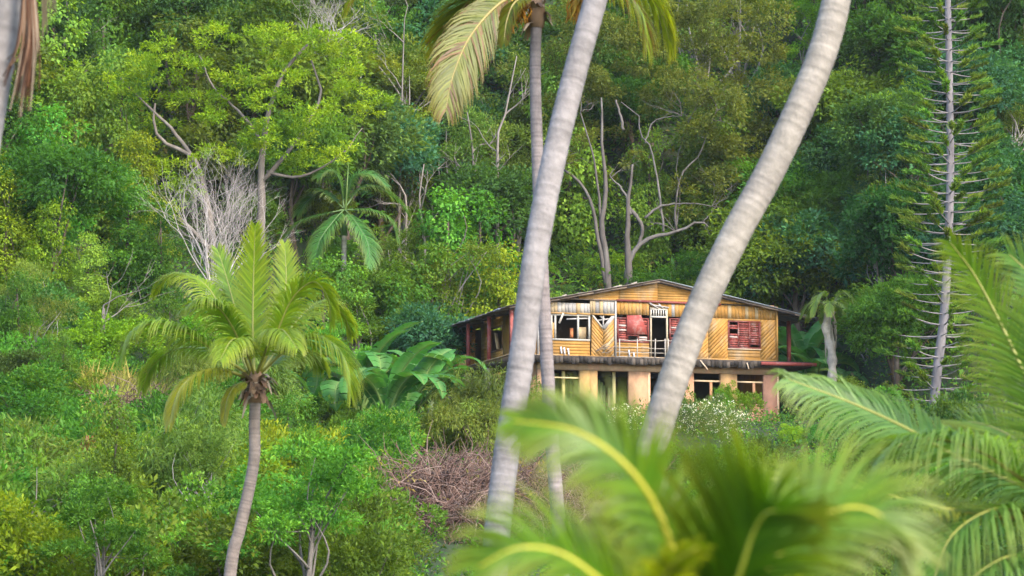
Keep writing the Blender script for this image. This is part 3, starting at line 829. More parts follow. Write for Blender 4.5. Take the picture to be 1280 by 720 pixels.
GREY_LAV = (.232, .21, .206); GREY_WARM = (.245, .218, .188)
def in_front():
    # A: the big palm whose pale trunk crosses the whole picture in front of the house
    D = 27
    pts = [at(p[0], p[1], D + k) for p, k in (((612, 760), 0), ((622, 660), 0), ((634, 560), .1), ((650, 460), .2), ((669, 320), .3), ((692, 200), .5), ((719, 90), .7), ((747, -10), .9), ((772, -110), 1.1))]
    base = Vector((pts[0].x - .45, D - .1, gz(pts[0].x, D) - .1))
    pts = [base, base.lerp(pts[0], .5) - Vector((.02, 0, 0))] + pts
    top = pts[-1] + Vector((1.2, .4, 3.6)); pts.append(pts[-1].lerp(top, .5)); pts.append(top)
    e = empty("coconut_palm", base); tag(e, "stout coconut palm whose smooth grey trunk leans across the left half of the house", "palm tree", "tall coconut palms")
    palm_trunk(e, rel(pts, base), .128, .112, GREY_LAV, .10, .3, 1)
    generic_head(e, top - base, 14, 3.8, 11)
    # C: the curving palm on the right
    D = 25
    pts = [at(p[0], p[1], D + k) for p, k in (((764, 760), 0), ((788, 660), 0), ((815, 560), 0), ((840, 480), 0), ((878, 380), .1), ((921, 290), .2), ((962, 215), .3), ((1002, 130), .4), ((1030, 60), .5), ((1047, -10), .6), ((1058, -110), .7))]
    base = Vector((pts[0].x - .35, D, gz(pts[0].x, D) - .1))
    top = pts[-1] + Vector((.3, .3, 4.2))
    pts = [base, base.lerp(pts[0], .55) - Vector((.03, 0, 0))] + pts + [pts[-1].lerp(top, .5), top]
    e = empty("coconut_palm", base); tag(e, "coconut palm with thick bare trunk bowed in a long curve past the red louvres", "palm tree", "tall coconut palms")
    palm_trunk(e, rel(pts, base), .135, .132, GREY_WARM, .085, .3, 2)
    generic_head(e, top - base, 14, 3.8, 23)
    # D: the palm at the picture's left edge with a skirt of dead fronds
    D = 20
    pts = [at(p[0], p[1], D) for p in ((-75, 560), (-60, 430), (-38, 290), (-18, 160), (-1, 60), (13, -30))]
    base = Vector((pts[0].x - .5, D, gz(-4, D) - .1))
    top = at(24, -95, D)
    pts = [base, base.lerp(pts[0], .5)] + pts + [top]
    e = empty("coconut_palm", base); tag(e, "coconut palm cut by the picture edge with brown dead fronds hanging down its trunk", "palm tree", "tall coconut palms")
    palm_trunk(e, rel(pts, base), .15, .118, GREY_LAV, .1, .3, 3)
    generic_head(e, top - base + Vector((0, 0, .2)), 12, 3.6, 31, low=.25)
    rg = random.Random(5)
    for k, (x0, x1, y1) in enumerate(((31, 20, 140), (35, 28, 125), (33, 14, 110), (37, 33, 105))):
        mb = MB()
        a = at(x0, -60, D - .25) - base; b = at((x0 + x1) / 2 + 5, y1 * .45, D - .2) - base; c = at(x1, y1, D - .15) - base
        for j in range(16):
            o = Vector((rg.uniform(-.045, .045), rg.uniform(-.06, .06), 0))
            q, _ = resample(catmull([a, b + o, c + o * 1.8 + Vector((0, 0, rg.uniform(-.1, .25)))], 6), 9)
            cc = np.array(rg.choice([(.13, .055, .028), (.18, .10, .06), (.09, .04, .022), (.24, .18, .13)])) * rg.uniform(.7, 1.1)
            mb.tube(q, [rg.uniform(.008, .018) * (1 - .7 * i / 8) for i in range(9)], 4, cc, cap=False)
        mb.build("dead_frond", M_TWIG, e)
    for k, (x0, y1) in enumerate(((56, 55), (66, 30))):
        mb = MB()
        for j in range(6):
            a = at(x0 + rg.uniform(-3, 6), -70, D + .3) - base; c = at(x0 + rg.uniform(-4, 5), y1 - rg.uniform(0, 25), D + .3) - base
            mb.tube([a, a.lerp(c, .5) + Vector((rg.uniform(-.02, .02), 0, 0)), c], [.012, .01, .003], 4, np.array((.18, .15, .09)) * rg.uniform(.7, 1.1), cap=False)
        mb.build("dead_frond", M_TWIG, e)
    # B: the slim palm behind A, its head just at the top of the frame
    D = 40
    pts = [at(p[0], p[1], D) for p in ((706, 760), (697, 640), (689, 540), (683, 440), (677, 320), (672, 200), (669, 90), (671, 14))]
    base = Vector((pts[0].x + .1, D, gz(0, D) - .1)); pts = [base] + pts
    e = empty("coconut_palm", base); tag(e, "slim straight coconut palm with ragged yellow-brown head, crossed by the stout leaning trunk", "palm tree", "tall coconut palms")
    palm_trunk(e, rel(pts, base), .108, .078, (.22, .185, .18), .075, .25, 4)
    hd = pts[-1] - base
    W_ = lambda p, d=0: at(p[0], p[1], D + d) - base
    sheath(e, hd, .22, 26, 7)
    Y0, Y1 = (.055, .090, .002), (.150, .165, .004)
    for k, (cp, ds, L, dr, *up) in enumerate((
        ([(668, -8), (628, 2), (588, 45), (566, 95), (557, 138)], (0, -.3, -.6, -.8, -.9), .78, .6, (.2, -1, .3)),
        ([(668, -4), (645, 2), (634, 24), (630, 52)], (0, -.4, -.5, -.6), .35, .6),
        ([(676, -16), (730, -42), (786, -30), (822, 8), (838, 52)], (0, .3, .5, .6, .6), 1.05, 1.3),
        ([(664, -14), (600, -70), (520, -60), (455, -22), (432, 12)], (0, .4, .8, 1, 1), .7, .6),
        ([(670, -20), (650, -120), (620, -200), (560, -240)], (0, -.3, -.7, -1), .8, .3),
        ([(674, -20), (700, -120), (740, -190), (800, -220)], (0, .3, .5, .8), .8, .3),
        ([(674, -10), (720, -60), (760, -70), (800, -40)], (0, -.6, -1.5, -2.2), .7, .5),
        ([(668, -10), (640, -50), (610, -60), (580, -45)], (0, .8, 1.8, 2.6), .7, .5),
        ([(668, -6), (634, -6), (598, 22), (574, 70), (568, 112)], (0, .2, .3, .3, .2), .85, .6, (.3, -1, .4)),
        ([(676, -14), (722, -30), (768, -20), (800, 14), (808, 56)], (0, -.2, -.4, -.5, -.6), .9, 1.2),
        ([(668, -12), (640, -20), (600, -10), (560, 30), (545, 60)], (0, .6, 1.0, 1.3, 1.4), .9, .4))):
        frond(e, [W_(p, d) for p, d in zip(cp, ds)], L, 120, dr, .030, *(((.085, .16, .006), (.21, .27, .010)) if k in (2, 3, 9) else (Y0, Y1)), (.34, .27, .07), .022, .16, (35, 62), .05, up=(up[0] if up else None), seed=40 + k, tipcol=(.15, .07, .008) if k in (0, 1, 8) else (.30, .25, .02), dry=(.22 if k in (0, 9) else .12 if k != 2 else .04), drycol=(.20, .09, .012))
    for (x, y) in ((642, 16), (724, 14), (652, 6)):
        mb = MB()
        for j in range(60):
            p = W_((x + rg.gauss(0, 8), y + rg.gauss(-4, 9)), rg.uniform(-.25, .15))
            q = p + Vector((rg.uniform(-.08, .08), rg.uniform(-.05, .05), rg.uniform(-.2, -.06)))
            mb.tube([W_((x, y - 26)).lerp(p, .5), p, q], [.008, .012, .004], 4, np.array(rg.choice([(.50, .24, .02), (.42, .17, .015), (.56, .33, .05)])) * rg.uniform(.7, 1.1), cap=False)
        o = mb.build("flower_cluster", M_TWIG, e); o["label"] = "orange hanging flower stalks"
def sheath(e, hd, s, n, seed):
    """ragged fibre and old leaf bases under a palm's head"""
    rg = random.Random(seed); mb = MB()
    for k in range(n):
        a = rg.uniform(0, 6.28); d = Vector((math.cos(a), math.sin(a), 0))
        z = rg.uniform(-.8, .5) * s
        p = hd + d * s * .42 + Vector((0, 0, z))
        out = d * s * rg.uniform(.6, 1.2) + Vector((0, 0, s * rg.uniform(-.9, .9)))
        w = Vector((-d.y, d.x, 0)) * s * rg.uniform(.12, .3)
        q = p + out * .55 + Vector((0, 0, .12 * s)); r = p + out + Vector((0, 0, -s * rg.uniform(.1, .7)))
        cc = np.array(rg.choice([(.30, .19, .11), (.22, .12, .07), (.42, .32, .22), (.17, .10, .06)])) * rg.uniform(.8, 1.2)
        mb.add([p - w, p + w, q + w * .8, q - w * .8, r + w * .3, r - w * .3], [(0, 1, 2, 3), (3, 2, 4, 5)], cc)
    mb.tube([hd + Vector((0, 0, -s * 1.1)), hd + Vector((0, 0, -.2 * s)), hd + Vector((0, 0, s * .9))], [s * .45, s * .62, s * .35], 9, (.24, .15, .09))
    o = mb.build("fibre_sheath", M_TWIG, e)
    return o
def generic_head(e, hd, n, L, seed, low=0.0, w=.05):
    rg = random.Random(seed)
    sheath(e, hd, .26, 20, seed)
    for k in range(n):
        a = 2 * math.pi * k / n * 1.0 + rg.uniform(-.2, .2); el = R(rg.choice([70, 45, 25, 55]))
        d = Vector((math.cos(a), math.sin(a), 0))
        p = [hd, hd + d * L * .3 * math.cos(el) + Vector((0, 0, L * .32 * math.sin(el))), hd + d * L * .62 + Vector((0, 0, L * (.40 * math.sin(el) - .02))), hd + d * L * .92 + Vector((0, 0, L * (.28 * math.sin(el) - .22 + low)))]
        frond(e, p, L * .24, 44, .5, w, seed=seed * 100 + k, seg=3)
in_front()

def left_palm():
    D = 45
    base = at(283, 745, D); base.z = gz(base.x, D) - .1; base.x = at(278, 760, D).x
    pts = [base] + [at(p[0], p[1], D) for p in ((288, 715), (300, 660), (311, 612), (318, 570), (318, 530), (320, 482))]
    e = empty("coconut_palm", base); tag(e, "young coconut palm with full green-yellow head beside the white leafless bush", "palm tree", "tall coconut palms")
    palm_trunk(e, rel(pts, base), .105, .088, (.225, .18, .155), .07, .2, 9)
    hd = pts[-1] - base
    W_ = lambda p, d=0: at(p[0], p[1], D + d) - base
    sheath(e, hd, .25, 60, 8)
    A = ((.09, .19, .008), (.24, .32, .012)); Bc = ((.06, .16, .018), (.17, .27, .02)); Yc = ((.20, .26, .02), (.38, .35, .03))
    F = [
        # pixels of the midrib, depth offsets, leaflet length, droop, colours
        ([(318, 470), (316, 410), (317, 340), (319, 284)], (0, .1, .1, .0), .50, .10, A, (0, -1, .2)),
        ([(323, 468), (346, 415), (366, 372), (392, 352), (410, 372), (414, 402)], (0, -.3, -.5, -.6, -.6, -.6), .50, .45, A, None),
        ([(326, 466), (358, 437), (392, 421), (421, 434), (436, 464), (438, 492)], (0, -.3, -.6, -.8, -.9, -.9), .62, .55, A, None),
        ([(312, 468), (287, 410), (262, 362), (236, 344), (210, 346), (193, 366)], (0, .3, .6, .9, 1.1, 1.2), .48, .45, A, None),
        ([(308, 466), (278, 446), (238, 418), (200, 404), (168, 414), (153, 446)], (0, -.3, -.7, -1, -1.2, -1.3), .66, .55, Bc, None),
        ([(308, 472), (276, 462), (244, 468), (222, 492), (212, 528)], (0, -.4, -.7, -.9, -1), .46, .75, Yc, None),
        ([(312, 478), (295, 482), (284, 500), (280, 528)], (0, -.4, -.5, -.5), .22, .7, Yc, None),
        ([(313, 466), (296, 420), (276, 388), (252, 376), (228, 388)], (0, -.5, -.9, -1.3, -1.5), .50, .5, Bc, None),
        ([(324, 466), (345, 420), (357, 360), (356, 306)], (0, .5, .8, 1.0), .45, .12, A, (0, -1, .2)),
        ([(314, 466), (300, 410), (284, 350), (272, 312)], (0, .6, 1.0, 1.2), .48, .15, Bc, (0, -1, .2)),
        ([(326, 470), (352, 445), (384, 440), (404, 462)], (0, .8, 1.5, 2.0), .5, .5, Bc, None),
        ([(326, 466), (368, 405), (400, 378), (428, 392), (440, 420)], (0, .5, 1.0, 1.3, 1.5), .46, .4, A, None),
        ([(310, 470), (268, 440), (222, 436), (190, 458), (178, 486)], (0, .6, 1.2, 1.6, 1.8), .5, .55, Bc, None),
        ([(318, 470), (305, 430), (290, 425), (275, 450)], (0, -.9, -1.8, -2.6), .5, .5, A, None),
        ([(320, 470), (338, 425), (352, 412), (372, 436)], (0, -.8, -1.7, -2.5), .5, .5, A, None)]
    for k, (cp, ds, L, dr, cc, up) in enumerate(F):
        frond(e, [W_(p, d) for p, d in zip(cp, ds)], L * (1.0 if up else 1.28), 112, dr * (.6 if up else 1.8), .028, cc[0], cc[1], (.30, .31, .05), .022, .17, (34, 64), .12, up=up, seed=200 + k)
left_palm()

def right_palms():
    # G: a palm just outside the right edge, its fronds reaching in
    D = 20
    hd_w = at(1350, 640, D)
    base = Vector((hd_w.x + .3, D, gz(4, D) - .1))
    e = empty("coconut_palm", base); tag(e, "low coconut palm at the right edge, long green fronds arching in below the tall pine", "palm tree", "low coconut palms")
    palm_trunk(e, rel([base, base.lerp(hd_w, .5) + Vector((.1, 0, 0)), hd_w], base), .17, .13, GREY_WARM, .09, .2, 14)
    hd = hd_w - base; sheath(e, hd, .24, 20, 15)
    W_ = lambda p, d=0: at(p[0], p[1], D + d) - base
    T = ((.04, .13, .030), (.12, .23, .040)); Y = ((.11, .19, .015), (.26, .30, .03)); B = ((.06, .15, .016), (.16, .25, .02))
    F = [([(1345, 640), (1280, 600), (1222, 562), (1165, 548), (1120, 560), (1092, 596)], (0, -.4, -.7, -.9, -1, -1), .86, .6, T, None, 90),
         ([(1340, 632), (1260, 600), (1190, 568), (1130, 534), (1060, 502), (985, 474)], (0, .3, .6, .8, .9, .9), .52, .55, T, (0, -1, .6), 90),
         ([(1352, 630), (1312, 545), (1268, 440), (1222, 350), (1188, 303)], (0, .1, .2, .2, .1), .40, .25, B, (-.5, -.8, .3), 80),
         ([(1365, 625), (1340, 500), (1316, 410), (1292, 350), (1262, 318)], (0, .5, .8, 1, 1), .50, .25, T, (-.4, -.9, .3), 80),
         ([(1345, 650), (1230, 645), (1120, 622), (1040, 602), (985, 597), (932, 602)], (0, -.6, -1.2, -1.6, -1.8, -1.9), .42, .12, Y, (0, -.5, .9), 80),
         ([(1345, 655), (1290, 640), (1240, 638), (1190, 670), (1165, 730)], (0, -.5, -.9, -1.2, -1.4), .75, .6, T, None, 80),
         ([(1348, 640), (1300, 580), (1262, 545), (1215, 528), (1180, 535)], (0, .6, 1, 1.3, 1.5), .55, .2, B, (0, -.6, .8), 70),
         ([(1350, 660), (1300, 690), (1250, 700), (1205, 735), (1185, 790)], (0, -.7, -1.2, -1.4, -1.5), .8, .6, T, None, 70),
         ([(1345, 645), (1260, 640), (1165, 650), (1085, 690), (1050, 750)], (0, .6, 1.0, 1.2, 1.3), .75, .55, T, None, 80),
         ([(1352, 630), (1330, 540), (1310, 460), (1300, 400)], (0, -.3, -.6, -.7), .7, .2, T, (-.4, -.9, .3), 70),
         ([(1360, 640), (1450, 560), (1540, 540), (1620, 590)], (0, 0, 0, 0), .7, .5, T, None, 60),
         ([(1360, 650), (1440, 640), (1520, 660), (1580, 730)], (0, .4, .8, 1), .7, .5, T, None, 60)]
    for k, (cp, ds, L, dr, cc, up, n) in enumerate(F):
        frond(e, [W_(p, d) for p, d in zip(cp, ds)], L * 1.15, int(n * (1.3 if k in (2, 3, 9) else 1.9)), dr * (1.5 if dr > .45 else .8), .016, cc[0], cc[1], (.30, .30, .05), .022, .10, (36, 62), .12, up=up, seed=300 + k)
    # F: a young palm close to the camera, thrown out of focus
    D = 7.2
    hd_w = at(862, 830, D)
    base = Vector((hd_w.x, D, gz(0, D) - .05))
    e = empty("coconut_palm", base); tag(e, "young coconut palm close to the camera, blurred bright yellow-green fronds rising below the house", "palm tree", "low coconut palms")
    palm_trunk(e, rel([base, hd_w], base), .10, .08, GREY_WARM, .07, .2, 16, 12)
    hd = hd_w - base; sheath(e, hd, .13, 16, 17)
    W_ = lambda p, d=0: at(p[0], p[1], D + d) - base
    G1 = ((.034, .115, .002), (.105, .195, .003)); G2 = ((.022, .088, .003), (.065, .150, .003)); G3 = ((.09, .17, .002), (.19, .23, .003)); G4 = ((.035, .14, .03), (.08, .19, .02))
    Z = (0, -1, .3)
    F = [([(858, 820), (850, 730), (822, 640), (778, 578), (716, 538), (640, 526)], (0, -.05, -.1, -.15, -.15, -.1), .22, .50, G1, (.4, -.8, .4), 120, (.46, .42, .02)),
         ([(866, 820), (900, 775), (924, 720), (942, 666), (960, 640), (984, 642)], (0, -.1, -.2, -.25, -.3, -.32), .38, .20, G2, Z, 120, (.38, .40, .03)),
         ([(855, 825), (800, 775), (745, 722), (696, 690), (645, 686), (596, 710)], (0, -.2, -.3, -.35, -.4, -.4), .27, .30, G1, (0, -.9, .5), 110, (.48, .44, .03)),
         ([(870, 825), (930, 750), (985, 680), (1040, 640), (1092, 640), (1142, 690)], (0, .0, .05, .1, .1, .1), .30, .35, G1, (0, -.9, .5), 120, (.46, .43, .02)),
         ([(862, 820), (862, 765), (850, 715), (826, 670), (796, 634)], (0, .15, .25, .3, .3), .30, .20, G2, Z, 110, (.38, .40, .03)),
         ([(868, 820), (910, 755), (950, 700), (990, 660), (1036, 632)], (0, .2, .35, .4, .4), .34, .2, G1, Z, 110, (.38, .40, .03)),
         ([(858, 825), (835, 785), (824, 740), (842, 704), (872, 684)], (0, -.35, -.6, -.75, -.8), .15, .2, G3, (0, -.7, .7), 80, (.48, .46, .02)),
         ([(866, 825), (900, 795), (960, 755), (1020, 742), (1080, 770)], (0, -.3, -.5, -.6, -.6), .26, .35, G3, None, 90, (.46, .44, .02)),
         ([(864, 820), (874, 765), (892, 710), (905, 668)], (0, .5, .8, .9), .38, .2, G2, Z, 110, (.38, .40, .03)),
         ([(864, 820), (850, 760), (815, 700), (772, 660)], (0, .4, .6, .7), .30, .2, G2, Z, 110, (.38, .40, .03))]
    for k, (cp, ds, L, dr, cc, up, n, rb) in enumerate(F):
        frond(e, [W_(p, d) for p, d in zip(cp, ds)], L, n, dr, .013, cc[0], cc[1], rb, .012, .12, (34, 62), .1, up=up, seed=400 + k)
right_palms()

def small_palms():
    # royal palm half way up the slope
    D = 136
    b0 = at(430, 292, D); base = Vector((b0.x, D, gz(b0.x, D) - .2))
    e = empty("royal_palm", base); tag(e, "dark green royal palm with an upright spear leaf standing above the banana plants", "palm tree")
    hd = b0 - base
    palm_trunk(e, [Vector((0, 0, 0)), hd * .5, hd], .16, .12, (.35, .33, .29), .15, .2, 21, 10)
    W_ = lambda p, d=0: at(p[0], p[1], D + d) - base
    mb = MB(); mb.tube([hd, W_((433, 245)), W_((436, 196))], [.07, .05, .01], 6, (.12, .20, .05)); mb.build("spear_leaf", M_FROND, e, True)
    mb = MB(); mb.tube([hd - Vector((0, 0, .1)), hd + Vector((0, 0, .9))], [.17, .10], 9, (.07, .16, .03)); mb.build("crownshaft", M_FROND, e, True)
    F = [([(430, 262), (405, 268), (372, 280), (354, 302), (350, 322)], (0, -.2, -.5, -.7, -.8)), ([(432, 262), (465, 264), (488, 276), (496, 300)], (0, -.2, -.4, -.5)),
         ([(431, 260), (450, 236), (475, 236), (500, 254), (512, 272)], (0, .3, .6, .8, .9)), ([(429, 260), (405, 240), (385, 250), (372, 268)], (0, .5, .9, 1.2)),
         ([(431, 260), (440, 225), (462, 218), (484, 232)], (0, .2, .3, .4)), ([(430, 262), (418, 275), (400, 300), (394, 330)], (0, -.8, -1.4, -1.7)), ([(431, 262), (446, 280), (460, 305), (462, 335)], (0, -.8, -1.3, -1.5)),
         ([(430, 260), (424, 225), (412, 214), (398, 222)], (0, 0, -.2, -.4))]
    for k, (cp, ds) in enumerate(F):
        frond(e, [W_(p, d) for p, d in zip(cp, ds)], 1.25, 80, 1.2, .06, (.03, .13, .035), (.085, .22, .05), (.10, .18, .05), .035, .12, (30, 55), .2, seed=500 + k, seg=3)
    # ailing palm beside the house
    D = 122.5
    b0 = at(1038, 388, D); base = Vector((b0.x, D, gz(b0.x, D) - .2))
    e = empty("fan_palm", base); tag(e, "small drooping palm with shaggy pale trunk just right of the house eave", "palm tree")
    hd = b0 - base
    mb = MB(); rg = random.Random(4)
    W2 = lambda p: at(p[0], p[1], D) - base
    pts, _ = resample(catmull([Vector((0, 0, 0)), W2((1040, 445)), W2((1033, 410)), hd], 8), 22)
    mb.tube(pts, [.20 + .05 * math.sin(i * 2.2) for i in range(22)], 9, np.array([np.array((.42, .36, .30)) * rg.uniform(.75, 1.1) for _ in range(22)])); mb.build("trunk", M_PALM, e, True)
    sk = MB()
    for k in range(26):
        a = rg.uniform(0, 6.28); d = Vector((math.cos(a), math.sin(a), 0)) * .22
        p = hd + Vector((0, 0, rg.uniform(-1.0, 0)))
        sk.tube([p + d * .6, p + d * 1.1 - Vector((0, 0, .35)), p + d * 1.0 - Vector((0, 0, rg.uniform(.6, 1.2)))], [.04, .03, .008], 4, np.array((.40, .33, .25)) * rg.uniform(.7, 1.2), cap=False)
    sk.build("dead_leaf_skirt", M_TWIG, e)
    for k in range(11):
        a = 2 * math.pi * k / 11; d = Vector((math.cos(a), math.sin(a), 0))
        h = rg.uniform(.25, .8)
        frond(e, [hd, hd + d * .45 + Vector((0, 0, h)), hd + d * 1.0 + Vector((0, 0, h * .6)), hd + d * 1.35 + Vector((0, 0, -.35))], .55, 26, .6, .06, (.07, .15, .025), (.14, .22, .035), (.16, .2, .06), .02, .25, seed=600 + k, seg=3)
small_palms()

# ------------------------------------------------------------------ banana plants
def banana_leaf_mesh(seed, L=2.3, w=.52, bend=1.1):
    rg = random.Random(seed); mb = MB(); n = 15
    P, a = [Vector((0, 0, 0))], R(72)
    for k in range(n):
        P.append(P[-1] + Vector((math.cos(a), 0, math.sin(a))) * L / n); a -= bend * 2.0 / n * (.4 + 1.2 * k / n)
    V, C, F = [], [], []
    for side in (-1, 1):
        for k in range(3, n):
            p, q = P[k], P[k + 1]
            def wid(i):
                t = i / n
                return w * max(0.02, math.sin(math.pi * min(1, (t - .16) / .84)) ** .55) if t > .17 else .03
            T = (q - p).normalized(); N = Vector((-T.z, 0, T.x))
            gap = rg.uniform(0, .18) if rg.random() < .5 else 0
            dip = rg.uniform(.1, .5)
            for (a_, b_) in ((0, 1 - gap),):
                s0, s1 = p.lerp(q, a_), p.lerp(q, b_)
                o = lambda i: Vector((0, side * wid(i), 0)) + N * wid(i) * (.25 - dip * .35)
                m_ = lambda i: Vector((0, side * wid(i) * .5, 0)) + N * wid(i) * .22
                b = len(V)
                V += [s0, s1, s1 + m_(k + 1), s0 + m_(k), s1 + o(k + 1), s0 + o(k)]
                cc = np.array((.045, .14, .028)) * rg.uniform(.75, 1.35)
                C += [np.array((.12, .22, .06))] * 2 + [cc] * 2 + [cc * 1.05] * 2
                F += [(b, b + 1, b + 2, b + 3), (b + 3, b + 2, b + 4, b + 5)]
    mb.add(V, F, np.array(C))
    mb.tube(P, [.035 * (1.15 - k / n) for k in range(n + 1)], 5, (.16, .25, .07))
    return mb.mesh("banana_leaf", M_BLADE)
BL = [banana_leaf_mesh(s_, 2.2 + .2 * (s_ % 3), .30 + .03 * (s_ % 2), (.75, 1.05, 1.35, 1.6)[s_ % 4]) for s_ in range(4)]
def bananas():
    st = MB(); st.tube([(0, 0, -.5), (.03, 0, .5), (0, 0, 1.0)], [.16, .13, .07], 8, (.09, .12, .05)); st = st.mesh("banana_stem", M_RIB, True)
    spots = [(482, 520, 108, 1.12, "banana plant with torn blue-green leaves left of the house, nearest its eave"),
             (452, 500, 112, 1.05, "banana plant with broad arching leaves just right of the young coconut palm's head"),
             (512, 505, 113, 1.0, "banana plant leaning toward the bushes in front of the grey concrete post"),
             (540, 470, 118, .75, "small banana plant with one pale upright leaf under the left eave"),
             (395, 510, 112, .85, "banana plant half hidden behind the young coconut palm's right fronds"),
             (300, 560, 96, .8, "banana plant with a hanging bluish leaf behind the young coconut palm's trunk"),
             (1003, 470, 136, 1.05, "banana plant with wide leaves behind the red post at the house's right end"),
             (1022, 480, 134, .85, "smaller banana plant between the red post and the shaggy small palm")]
    rg = random.Random(77)
    for (px, py, D, sc, lab) in spots:
        b = at(px, py, D); base = Vector((b.x, D, gz(b.x, D)))
        sc *= min(max((at(px, py - 40, D).z - base.z) / 2.2, .9), 1.9)
        e = empty("banana_plant", base, rg.uniform(0, 6.28), sc * 1.1); tag(e, lab, "banana plant", "banana plants around the house")
        link("stem", st, e)
        n = 11
        for k in range(n):
            o = link("leaf", BL[rg.randrange(4)], e, (0, 0, .7 + .05 * k))
            o.rotation_euler = (rg.uniform(-.25, .25), rg.uniform(-.35, .25), 2.4 * k + rg.uniform(-.3, .3)); q = rg.uniform(.8, 1.15); o.scale = (q, q, q)
bananas()

# ------------------------------------------------------------------ tall pine with whorled branches
def norfolk():
    D = 118
    P = [at(p[0], p[1], D) for p in ((1166, 520), (1172, 460), (1180, 395), (1185, 310), (1188, 220), (1187, 110), (1185, 10), (1184, -90), (1184, -190))]
    base = Vector((P[0].x - .1, D, gz(P[0].x, D) - .3))
    e = empty("norfolk_pine", base); tag(e, "tall grey-trunked pine with tiers of bare upcurved branches at the right of the house", "pine tree")
    pts, tot = resample(catmull(rel([base] + P, base), 8), 70)
    rg = random.Random(3); nr = np.random.default_rng(3)
    mb = MB(); mb.tube(pts, [.205 - .11 * i / 69 + .012 * (i % 2) for i in range(70)], 12, np.array([np.array((.20, .18, .19)) * rg.uniform(.8, 1.1) for _ in range(70)])); mb.build("trunk", M_BARK, e, True)
    var = []
    for v in range(8):
        full = v % 4; L = 2.3
        b = MB(); q = []
        for i in range(9):
            s_ = i / 8; q.append(Vector((L * s_, .05 * math.sin(s_ * 5 + v), L * (-.06 * s_ + .20 * s_ ** 2.2))))
        b.tube(q, [.028 * (1.1 - s_ / 9) + .006 for s_ in range(9)], 5, (.22, .20, .20), cap=False)
        lf = MB(); n = (120, 180, 240, 300)[full]
        s_ = 1 - nr.uniform(0, 1, n) ** 1.1 * (.26, .34, .42, .55)[full]; idx = np.minimum((s_ * 8), 7.99)
        i0 = idx.astype(int); f = (idx - i0)[:, None]
        qa = np.array([tuple(x) for x in q])
        Pn = qa[i0] * (1 - f) + qa[np.minimum(i0 + 1, 8)] * f
        Dn = nr.normal(size=(n, 3)) * np.array([.3, .42, .32]) + np.array([.8, 0, .62])
        C = np.array([(.060, .125, .018), (.090, .170, .022), (.135, .215, .030)])[nr.integers(0, 3, n)] * nr.uniform(.7, 1.2, (n, 1))
        lf.quads(leaf_quads(Pn, Dn, nr.normal(size=(n, 3)), nr.uniform(.20, .42, n), .16), C)
        var.append((b.mesh("pine_branch", M_BARK), lf.mesh("pine_tuft", M_LEAF)))
    # tiers
    step = .42; h = 1.0
    top = pts[-1].z
    k = 0
    while h < tot - .5:
        f = h / tot * 69; i = int(f); p = pts[i].lerp(pts[min(i + 1, 69)], f - i)
        _, py = pix(p + base)
        if py > -25:
            hang = .95 - .22 * max(0, (300 - py) / 330)
            nb = 6 if py < 360 else 5
            a0 = rg.uniform(0, 6.28)
            for j in range(nb):
                a = a0 + 2 * math.pi * j / nb + rg.uniform(-.25, .25)
                right = math.cos(a) > 0
                v = rg.choice((1, 2, 6, 3)) if py < 300 else rg.choice((0, 1, 2, 4, 5, 3))
                bm, lm = var[v]
                o = link("branch", bm, e, p); o.rotation_euler = (0, rg.uniform(-.12, .10), a); sc = hang * rg.uniform(.75, 1.15); o.scale = (sc, sc, sc)
                link("needle_tuft", lm, o)
        h += step * rg.uniform(.8, 1.2); k += 1
norfolk()

# ------------------------------------------------------------------ trees placed one by one (read off the photograph)
def limb(mb, pxs, D, base, r0, r1, col, dd=None, n=14):
    P = [at(p[0], p[1], D + (dd[i] if dd else 0)) - base for i, p in enumerate(pxs)]
    q, _ = resample(catmull(P, 6), n)
    rg = random.Random(int(pxs[0][0] * 7 + pxs[-1][1]))
    q = [v + Vector((rg.uniform(-.04, .04), rg.uniform(-.04, .04), rg.uniform(-.03, .03))) for v in q]
    mb.tube(q, [r0 + (r1 - r0) * i / (n - 1) for i in range(n)], 8, col)
def twigs(mb, rng, p, d, L, r, depth, col, spread=.55, sides=4):
    d = d.normalized()
    q = [p]; dd = d.copy()
    for k in range(4):
        dd = (dd + Vector((rng.normal(), rng.normal(), rng.normal())) * .16 + Vector((0, 0, .04))).normalized()
        q.append(q[-1] + dd * L / 4)
    mb.tube(q, [r * (1 - .16 * k) for k in range(5)], sides, col, cap=False)
    if depth > 0:
        for k in range(rng.integers(2, 4)):
            s_ = q[rng.integers(2, 5)]
            twigs(mb, rng, s_, dd + Vector((rng.normal(), rng.normal(), rng.normal() * .6)) * spread, L * rng.uniform(.55, .85), r * .55, depth - 1, col, spread, 3)
